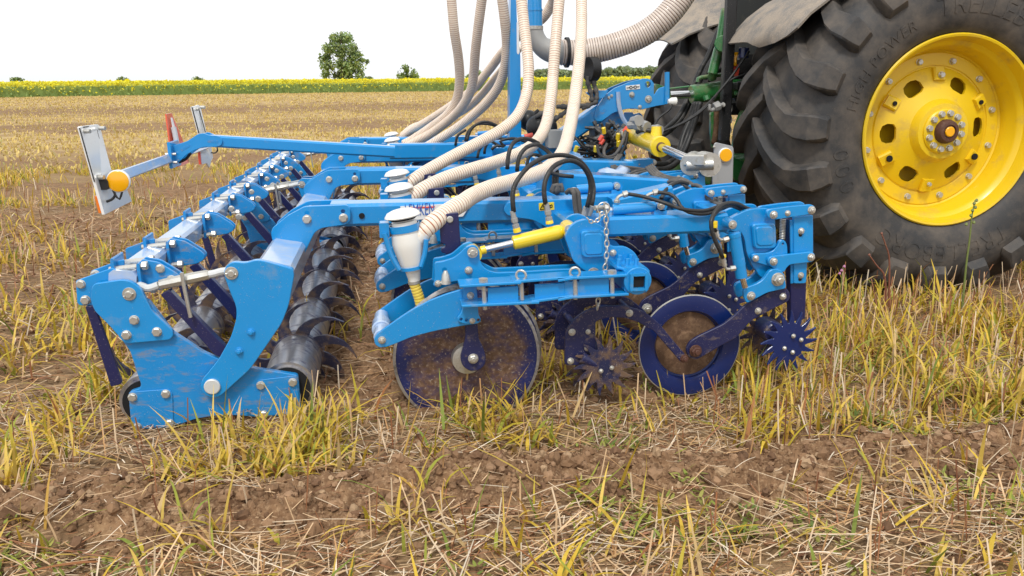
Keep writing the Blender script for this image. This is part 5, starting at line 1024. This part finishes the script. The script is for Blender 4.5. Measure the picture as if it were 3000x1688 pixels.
# ---- blades, straw, stalks
def inview(x, y, mg=120):
    d = np.stack([x-O[0], y-O[1], np.full_like(x, -O[2])], 1); z = d@Fw; px = 1500+FPX*(d@R2)/z; py = 844-FPX*(d@U2)/z
    return (z > .3) & (px > -mg) & (px < 3000+mg) & (py < 1900) & (py > 200)
def scatter(n, x0, x1, y0, y1, pw, mg=500):
    x = RNG.uniform(x0, x1, n); y = RNG.uniform(y0, y1, n); k = inview(x, y, mg); x, y = x[k], y[k]
    k = RNG.random(len(x)) < pw(x, y); return x[k], y[k]
def ribbons(x, y, L, w, az, tilt, bend, nseg, col, z0=None, taper=1.0, roll=None):
    n = len(x); z = height(x, y)-.006 if z0 is None else z0; s = np.linspace(0, 1, nseg+1)
    P = np.zeros((n, nseg+1, 3)); ang = tilt.copy(); p = np.stack([x, y, z], 1); P[:, 0] = p; dl = L/nseg
    for i in range(nseg):
        d = np.stack([np.cos(az)*np.sin(ang), np.sin(az)*np.sin(ang), np.cos(ang)], 1); p = p+d*dl[:, None]; P[:, i+1] = p; ang = ang+bend/nseg
    rz = az+np.pi/2 if roll is None else roll
    side = np.stack([np.cos(rz), np.sin(rz), np.zeros(n)], 1)
    wd = w[:, None]*np.clip(1-taper*s**2.2, .06, 1)*np.where(s < .02, .7, 1); lo = P-side[:, None]*wd[:, :, None]/2; hi = P+side[:, None]*wd[:, :, None]/2
    V = np.stack([lo, hi], 2).reshape(n*(nseg+1)*2, 3); q = np.arange(nseg)*2; f = np.stack([q, q+1, q+3, q+2], 1)
    F = (np.arange(n)*(nseg+1)*2)[:, None, None]+f[None]; return V, F.reshape(-1, 4), np.repeat(col, (nseg+1)*2, 0)
def join(parts):
    V = []; F = []; C = []; o = 0
    for v, f, c in parts: V.append(v); F.append(f+o); C.append(c); o += len(v)
    return np.concatenate(V), np.concatenate(F), np.concatenate(C)
PAL = np.array([(.62, .43, .05), (.50, .40, .045), (.66, .47, .10), (.30, .32, .045), (.60, .42, .19), (.48, .29, .06), (.20, .25, .04), (.34, .14, .05)])
def cols(n, p, pal=PAL, v=.18):
    c = pal[RNG.choice(len(pal), n, p=p)]; return np.clip(c*(1+RNG.uniform(-v, v, (n, 1))), 0, 1)
PG = [.26, .2, .18, .12, .1, .08, .04, .02]
def tufts(n, x0, x1, y0, y1, per, Lr, wr, dens, nseg=5, pal=PG, spread=.03, mg=500, pc=PAL):
    x, y = scatter(n, x0, x1, y0, y1, dens, mg); k = RNG.integers(max(1, per//2), per+1, len(x)); x = np.repeat(x, k); y = np.repeat(y, k); N = len(x)
    tl = None
    x = x+RNG.normal(0, spread, N); y = y+RNG.normal(0, spread*.8, N); L = RNG.uniform(*Lr, N)*RNG.choice([.6, 1, 1.25], N, p=[.35, .5, .15])
    az = RNG.uniform(0, 2*np.pi, N); return ribbons(x, y, L, RNG.uniform(*wr, N), az, np.abs(RNG.normal(.36, .32, N)), RNG.uniform(.0, 2.3, N), nseg, cols(N, pal, pc))
d1 = lambda x, y: np.clip(cover(x, y)*1.5-.25, .03, 1)
# tall rows in front of the machine and the wheel
fr = lambda x, y: (sstep(.46, .66, fbm(x, y, 3.4, 3, 21)))*np.where((y > 2.34) & (y < 2.78) | (x > 1.25) & (y > 2.3) | (x < -.9) & (y > 2.34), np.where(x < -.85, .45, 1.), .12)*np.clip(cover(x, y)*2, 0, 1)
near = [tufts(4300, -2.6, 4.2, 1.45, 3.4, 7, (.09, .22), (.0075, .0155), fr), tufts(1000, -2, 3, 1.45, 2.75, 4, (.07, .17), (.006, .013), lambda x, y: d1(x, y)*.4),
        tufts(900, 1.2, 4.6, 2.35, 4.3, 9, (.12, .26), (.007, .013), lambda x, y: sstep(.4, .6, fbm(x, y, 2.1, 2, 31))), tufts(900, .15, 1.3, 2.8, 7, 5, (.08, .22), (.007, .013), lambda x, y: np.full_like(x, .5))]
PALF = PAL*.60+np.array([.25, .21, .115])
mid = [tufts(24000, -9, 9, 3.3, 12, 5, (.07, .22), (.008, .017), lambda x, y: sstep(.40, .62, fbm(x, y*1.4, 1.5, 3, 41))*np.clip(cover(x, y)*1.6-.1, .03, 1), 4, spread=.06),
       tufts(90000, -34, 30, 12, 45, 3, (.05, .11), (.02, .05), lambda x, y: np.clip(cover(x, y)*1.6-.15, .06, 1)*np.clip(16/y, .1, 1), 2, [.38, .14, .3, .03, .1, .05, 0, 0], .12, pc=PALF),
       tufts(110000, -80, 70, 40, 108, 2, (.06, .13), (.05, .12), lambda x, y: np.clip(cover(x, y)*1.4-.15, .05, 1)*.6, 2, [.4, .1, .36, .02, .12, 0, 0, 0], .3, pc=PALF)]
Vg, Fg, Cg = join(mid); g2 = fast_mesh('field_grass', Vg, Fg, BLADE, False, Cg); g2['kind'] = 'stuff'; g2['label'] = 'straw yellow grass in pale bands across the field behind the machine'; g2['category'] = 'grass'
SP = np.array([(.62, .43, .25), (.68, .53, .36), (.50, .29, .13), (.32, .14, .065), (.74, .63, .48), (.18, .072, .035)])
def straws(n, x0, x1, y0, y1, Lr, wr, dens, lift=.05, p=(.28, .24, .2, .13, .09, .06)):
    x, y = scatter(n, x0, x1, y0, y1, dens); N = len(x); z = height(x, y)+RNG.uniform(.004, .012+lift*.3, N)
    az = RNG.normal(0, .85, N)+np.pi*RNG.integers(0, 2, N); return ribbons(x, y, RNG.uniform(*Lr, N)*RNG.choice([.5, 1, 1.5], N), RNG.uniform(*wr, N), az, np.pi/2-RNG.normal(.03, .16, N), RNG.normal(0, .25, N), 3, cols(N, p, SP), z, .15, None)
sd_ = lambda x, y: np.clip(.06+cover(x, y)*1.2, 0, 1)
st = [straws(26000, -2.4, 4, 1.45, 3.2, (.02, .10), (.0018, .0042), sd_), straws(1300, -2, 3, 1.4, 2.05, (.08, .24), (.003, .005), lambda x, y: np.full_like(x, .75), .08),
      straws(30000, -6, 7, 3.1, 9, (.04, .14), (.004, .008), lambda x, y: .35+.6*sd_(x, y), p=(.16, .08, .26, .26, .04, .2)), straws(5000, -1.3, 1.4, 2.6, 7.6, (.04, .14), (.002, .004), lambda x, y: np.full_like(x, .4))]
# stubble stalks still standing
def stalks(n, x0, x1, y0, y1, dens, Lr, wr):
    x, y = scatter(n, x0, x1, y0, y1, dens); N = len(x)
    return ribbons(x, y, RNG.uniform(*Lr, N), RNG.uniform(*wr, N), RNG.uniform(0, 6.28, N), np.abs(RNG.normal(.12, .22, N)), RNG.normal(0, .15, N), 2, cols(N, (.28, .2, .2, .2, .04, .08), SP), None, .1, RNG.normal(0, .5, N))
# long leaves lying across each other
lx, ly = scatter(5200, -2.6, 4.2, 1.5, 3.3, lambda x, y: np.clip(fr(x, y)*1.2+.10, 0, 1)*np.clip(cover(x, y)*1.6, .1, 1)); nl = len(lx)
near.append(ribbons(lx, ly, RNG.uniform(.08, .26, nl), RNG.uniform(.005, .012, nl), RNG.uniform(0, 6.28, nl), np.abs(RNG.normal(1.1, .25, nl)), RNG.normal(.45, .5, nl), 5, cols(nl, [.2, .14, .18, .08, .2, .12, .03, .05]), height(lx, ly)+RNG.uniform(0, .03, nl)))
Vg, Fg, Cg = join(near); g1 = fast_mesh('stubble_grass', Vg, Fg, BLADE, False, Cg); g1['kind'] = 'stuff'; g1['label'] = 'yellowing green cereal blades and weeds growing in tufts around the machine'; g1['category'] = 'grass'
st += [stalks(1500, -2.4, 4, 1.45, 3.0, lambda x, y: .25+.6*cover(x, y), (.06, .17), (.003, .0055)), stalks(2500, 1.1, 5, 2.3, 4.6, lambda x, y: np.full_like(x, .6), (.1, .2), (.004, .006)), stalks(3500, -8, 8, 3.2, 10, lambda x, y: cover(x, y), (.07, .18), (.005, .008))]
Vg, Fg, Cg = join(st); g3 = fast_mesh('straw_litter', Vg, Fg, STRAW, False, Cg); g3['kind'] = 'stuff'; g3['label'] = 'pale and reddish straw pieces and cut stalks scattered on the soil'; g3['category'] = 'straw'
# small green weeds low on the ground
x, y = scatter(2200, -2.2, 3.6, 1.5, 3.0, lambda x, y: sstep(.55, .7, fbm(x, y, 3.1, 2, 77))*np.clip(cover(x, y)*1.5, .05, 1)); k = 9; x = np.repeat(x, k)+RNG.normal(0, .018, len(x)*k); y = np.repeat(y, k)+RNG.normal(0, .018, len(y)*k); N = len(x)
wp = ribbons(x, y, RNG.uniform(.012, .035, N), RNG.uniform(.006, .013, N), RNG.uniform(0, 6.28, N), RNG.uniform(.7, 1.5, N), RNG.uniform(-.2, .5, N), 2, cols(N, (.5, .3, .15, .05), np.array([(.24, .28, .05), (.34, .33, .08), (.14, .2, .04), (.4, .2, .12)])), height(x, y)+RNG.uniform(.004, .03, N), .8)
g4 = fast_mesh('low_weeds', wp[0], wp[1], BLADE, False, wp[2]); g4['kind'] = 'stuff'; g4['label'] = 'small pale green weeds creeping between the straw'; g4['category'] = 'weeds'
# clods on the worked strips
def clods(n, x0, x1, y0, y1, dens, r):
    x, y = scatter(n, x0, x1, y0, y1, dens); N = len(x); bm_ = bmesh.new(); bmesh.ops.create_icosphere(bm_, subdivisions=2, radius=1); bv = np.array([v.co for v in bm_.verts]); bf = np.array([[v.index for v in f.verts] for f in bm_.faces]); bm_.free()
    R_ = r[0]*(r[1]/r[0])**(RNG.random(N)**3.0); ph = RNG.uniform(0, 20, (N, 1, 3)); D = bv[None]*(1+.22*np.sin(bv[None]*3.1+ph)+.16*np.sin(bv[None][..., [1, 2, 0]]*6.3+ph*1.7)); D = D*RNG.uniform(.6, 1.2, (N, 1, 3))+RNG.normal(0, .10, (N, len(bv), 3))
    Vv = D*R_[:, None, None]+np.stack([x, y, height(x, y)+R_*.25], 1)[:, None]; Ff = bf[None]+(np.arange(N)*len(bv))[:, None, None]
    pc = np.array([(.22, .128, .068), (.29, .175, .098), (.15, .083, .045), (.36, .24, .14)]); c = cols(N, (.4, .3, .2, .1), pc, .12); return Vv.reshape(-1, 3), Ff.reshape(-1, 3), np.repeat(c, len(bv), 0)
cl1 = clods(24000, -2, 3.2, 1.5, 2.6, lambda x, y: np.where((y > 1.97) & (y < 2.42), 1, .3), (.0022, .021)); cl2 = clods(12000, -3, 1.6, 2.6, 7.8, lambda x, y: .2+.8*(1-cover(x, y)), (.004, .026))
Vc = np.concatenate([cl1[0], cl2[0]]); Fc_ = np.concatenate([cl1[1], cl2[1]+len(cl1[0])]); gc = fast_mesh('soil_clods', Vc, Fc_, CLOD, False, np.concatenate([cl1[2], cl2[2]])); gc['kind'] = 'stuff'; gc['label'] = 'crumbly brown clods of loosened soil along the worked strips'; gc['category'] = 'soil'
# ---- flowering rapeseed field
def yfield(x): return 91.3+.272*x
def leafquads(P, s, C, flat=.5):
    n = len(P); a = RNG.normal(0, 1, (n, 3)); a[:, 2] *= flat; a /= np.linalg.norm(a, axis=1)[:, None]; b_ = np.cross(a, RNG.normal(0, 1, (n, 3))); b_ /= np.linalg.norm(b_, axis=1)[:, None]
    a = a*s[:, None]; b_ = b_*s[:, None]*.7; V = np.stack([P-a-b_*.3, P-a*.1-b_, P+a+b_*.3, P+a*.1+b_], 1).reshape(-1, 3); return V, np.arange(4*n).reshape(n, 4), np.repeat(C, 4, 0)
N = 95000; x = RNG.uniform(-95, 95, N); dpt = RNG.exponential(4., N); y = yfield(x)+dpt; zt = 1.28+.16*fbm(x, y, .5, 3, 8)-.05; top = RNG.random(N) < .62
z = np.where(top, zt-np.abs(RNG.normal(0, .16, N)), RNG.uniform(.05, 1.05, N))
cy_ = np.array([(.84, .76, .04), (.80, .74, .05), (.66, .64, .08)])[RNG.integers(0, 3, N)]; cg_ = np.array([(.22, .32, .09), (.27, .37, .11), (.32, .41, .12)])[RNG.integers(0, 3, N)]
isy = (z > zt-.80+RNG.normal(0, .2, N)); C = np.where(isy[:, None], cy_, cg_)*RNG.uniform(.85, 1.1, (N, 1))
r1 = leafquads(np.stack([x, y, z], 1), RNG.uniform(.06, .14, N), C, 1.)
N2 = 60000; x = RNG.uniform(-300, 300, N2); y = yfield(x)+8+RNG.random(N2)**1.5*260; z = 1.22+RNG.normal(0, .07, N2); r2 = leafquads(np.stack([x, y, z], 1), RNG.uniform(.12, .4, N2), np.array([(.88, .77, .02)])*RNG.uniform(.85, 1.1, (N2, 1)), .3)
xs = np.linspace(-350, 350, 90); Vs = []; Cs = []
for xx in xs:
    y0 = yfield(xx)+.5
    for yy, zz, cc in ((y0, 0, (.2, .29, .08)), (y0, .85, (.26, .36, .1)), (y0+1.0, 1.12, (.7, .6, .03)), (y0+400, 1.18, (.85, .74, .02))): Vs.append((xx, yy, zz)); Cs.append(cc)
Fs = np.array([(i*4+j, (i+1)*4+j, (i+1)*4+j+1, i*4+j+1) for i in range(89) for j in range(3)])
Vg, Fg, Cg = join([r1, r2, (np.array(Vs), Fs, np.array(Cs))]); rp = fast_mesh('rapeseed_field', Vg, Fg, RAPE, False, Cg); rp['kind'] = 'stuff'; rp['label'] = 'bright yellow flowering rapeseed field along the horizon'; rp['category'] = 'crop'
# ---- trees beyond the rapeseed
BARK = paint('tree_bark', (.07, .055, .04), .9, coat=0)
def tree(label, px, base_py, h_px, dist, blobs, n, leaf, cname='oak_tree', seed=1, group=None):
    """blobs: (x, z, r) in units of the tree height"""
    rg_ = np.random.default_rng(seed); d = Fw*FPX+R2*(px-1500)-U2*(base_py-844); p = O+d*(dist/np.linalg.norm(d[:2])); sc = dist/FPX; H = h_px*sc*1.02+(p[2]); p[2] = 0
    tr = thing(cname, tuple(p), label, 'tree', group)
    m_ = MB().add(*g_tube([p, p+np.array([.01, 0, .3])*H, p+np.array([.0, 0, .62])*H, p+np.array([.02, 0, .85])*H], [H*.035, H*.026, H*.014, H*.005], H*.05, 8))
    P = []; K = []
    for bx, bz, br in blobs:
        e = p+np.array([bx*1.12, rg_.uniform(-.12, .12), bz])*H; m_.add(*g_tube([p+np.array([0, 0, .22+.4*rg_.random()*bz])*H, (p+e)/2+np.array([0, 0, .18*H*bz]), e], [H*.012, H*.007, H*.003], H*.06, 6))
        k = int(n*br*br*25); a = rg_.normal(0, 1, (k, 3)); a /= np.linalg.norm(a, axis=1)[:, None]; rr = br*H*(rg_.random(k)**.45)*(.75+.5*rg_.random(k)); q = e+a*rr[:, None]*np.array([1, .9, .82]); P.append(q); K.append(np.full(k, rg_.uniform(.75, 1.25)))
    P = np.concatenate(P); K = np.concatenate(K); cl_ = vnoise(P[:, 0]/H*9+3, P[:, 2]/H*9+P[:, 1]/H*5, seed); keep = cl_ > .24; P = P[keep]; K = K[keep]*(.7+.6*cl_[keep])
    pal = np.array([(.19, .26, .10), (.24, .31, .12), (.14, .21, .1), (.29, .34, .15)]); C = pal[rg_.integers(0, 4, len(P))]*K[:, None]
    m_.build('trunk', BARK, tr)
    v, f, c = leafquads(P, rg_.uniform(leaf*.6, leaf*1.3, len(P)), C, 1.); o = fast_mesh('crown', v, f, LEAF, False, c); o.parent = tr; o.location = -Vector(tr.location); return tr
tree('large dark green oak standing alone beyond the rapeseed field', 1003, 236, 131, 260, [(-.06, .82, .17), (.09, .86, .15), (-.2, .66, .14), (.2, .7, .13), (.0, .62, .17), (-.27, .5, .13), (.23, .54, .15), (-.22, .34, .15), (.02, .38, .18), (.2, .33, .2), (-.27, .2, .1), (.08, .18, .2), (.27, .16, .15), (.43, .44, .05), (.45, .1, .08), (.34, .46, .07), (-.1, .15, .13)], 620, .42, seed=5)
tree('small round dark green tree right of the lone oak', 1194, 231, 45, 330, [(-.08, .68, .24), (.15, .5, .27), (-.25, .36, .24), (.32, .3, .22), (.02, .25, .25)], 130, .5, seed=8)
tree('dark tree half hidden behind the beige seed hoses', 1392, 229, 32, 330, [(-.1, .6, .28), (.2, .5, .28), (-.3, .35, .22), (.35, .3, .22)], 110, .5, seed=9)
for i, (px, h, lb) in enumerate(((52, 10, 'tiny distant bush at the far left of the horizon'), (360, 10, 'tiny distant bush on the horizon above the grey warning board'), (580, 9, 'tiny distant bush on the horizon above the orange sign'))):
    tree(lb, px, 240-px*.006, h+3, 420, [(-.3, .6, .35), (.3, .5, .35), (0, .75, .25)], 40, .45, 'bush', 20+i, 'tiny bushes on the horizon')
N = 16000; u_ = RNG.random(N); px = 1545+u_*420; top = 192-10*u_+9*(fbm(px*.02, px*0, 1, 4, 3)-.5)*2-18*0; dist = 480+RNG.uniform(-15, 15, N)
hh_ = np.interp(px, [1545, 1570, 1600, 1700, 1800, 1900, 1965], [14, 30, 34, 30, 33, 36, 40])*(.75+.5*fbm(px, px*0, .06, 4, 3))
d = (Fw*FPX)[None]+R2[None]*(px-1500)[:, None]-U2[None]*(232-.0087*(px-1500)-844)[:, None]; d /= np.linalg.norm(d[:, :2], axis=1)[:, None]; P = O+d*dist[:, None]; P[:, 2] = 1.15+hh_*RNG.random(N)**.7*dist/FPX-1.0
C = np.array([(.19, .25, .14), (.22, .28, .16), (.26, .3, .18)])[RNG.integers(0, 3, N)]*(.7+.6*vnoise(px*.09, P[:, 2]*.5, 4))[:, None]
v, f, c = leafquads(P, RNG.uniform(.5, 1.2, N), C, 1.); wd = fast_mesh('distant_wood', v, f, LEAF, False, c); wd['kind'] = 'stuff'; wd['label'] = 'low grey green wood on the horizon behind the hoses and tractor'; wd['category'] = 'wood'
# ---- single tall weeds in front of the wheel
def weed(name, label, cat, k, pts, Y, r, mat, heads, hm, hr):
    P = [Q(k, *p, Y) for p in pts]; g0 = P[-1].copy(); z0 = float(height(np.array([g0[0]]), np.array([g0[1]]))[0]); g0[2] = z0-.02; P[-1] = g0
    th = thing(name, (g0[0], g0[1], z0), label, cat); tube('stem', P, [r*.5, r], mat, th, .02, 6); m_ = MB()
    for hx, hy in heads:
        q = Q(k, hx, hy, Y); m_.add(*g_lathe(q-np.array([0, 0, hr]), q+np.array([.003, 0, hr]), [(0, hr*.3), (hr*.5, hr), (hr*1.4, hr*.8), (hr*2, hr*.2)], 7))
    m_.build('seed_head' if hm is not PURP else 'flower', hm, th)
WGR = paint('weed_green', (.16, .2, .05), .6, coat=0); WRD = paint('weed_red_brown', (.2, .07, .04), .6, coat=0); PURP = paint('purple_petal', (.42, .16, .3), .5, coat=0)
weed('weed_stem', 'tall thin green weed standing in front of the yellow wheel', 'weed', 'z8', [(1290, 1000), (1274, 1080), (1262, 1200), (1245, 1330), (1240, 1440)], 3.5, .006, WGR, [(1296, 1000), (1284, 1015), (1290, 1035), (1276, 1050), (1268, 1075), (1245, 1120), (1282, 1110)], WGR, .008)
weed('dry_stem', 'red brown dry stem leaning against the tyre, left of the green weed', 'weed', 'z8', [(822, 1165), (845, 1230), (862, 1310), (875, 1400)], 3.6, .006, WRD, [(822, 1165)], WRD, .006)
weed('dry_stem', 'short red brown stem leaning low beside the lower tread of the tyre', 'weed', 'z8', [(760, 1272), (800, 1330), (840, 1390), (860, 1430)], 3.5, .006, WRD, [(760, 1272)], WRD, .006)
weed('flower', 'small purple flower at the foot of the big tyre', 'flower', 'z8', [(635, 1325), (625, 1370), (620, 1430), (618, 1460)], 3.45, .004, WGR, [(635, 1330), (622, 1350), (612, 1365)], PURP, .007)
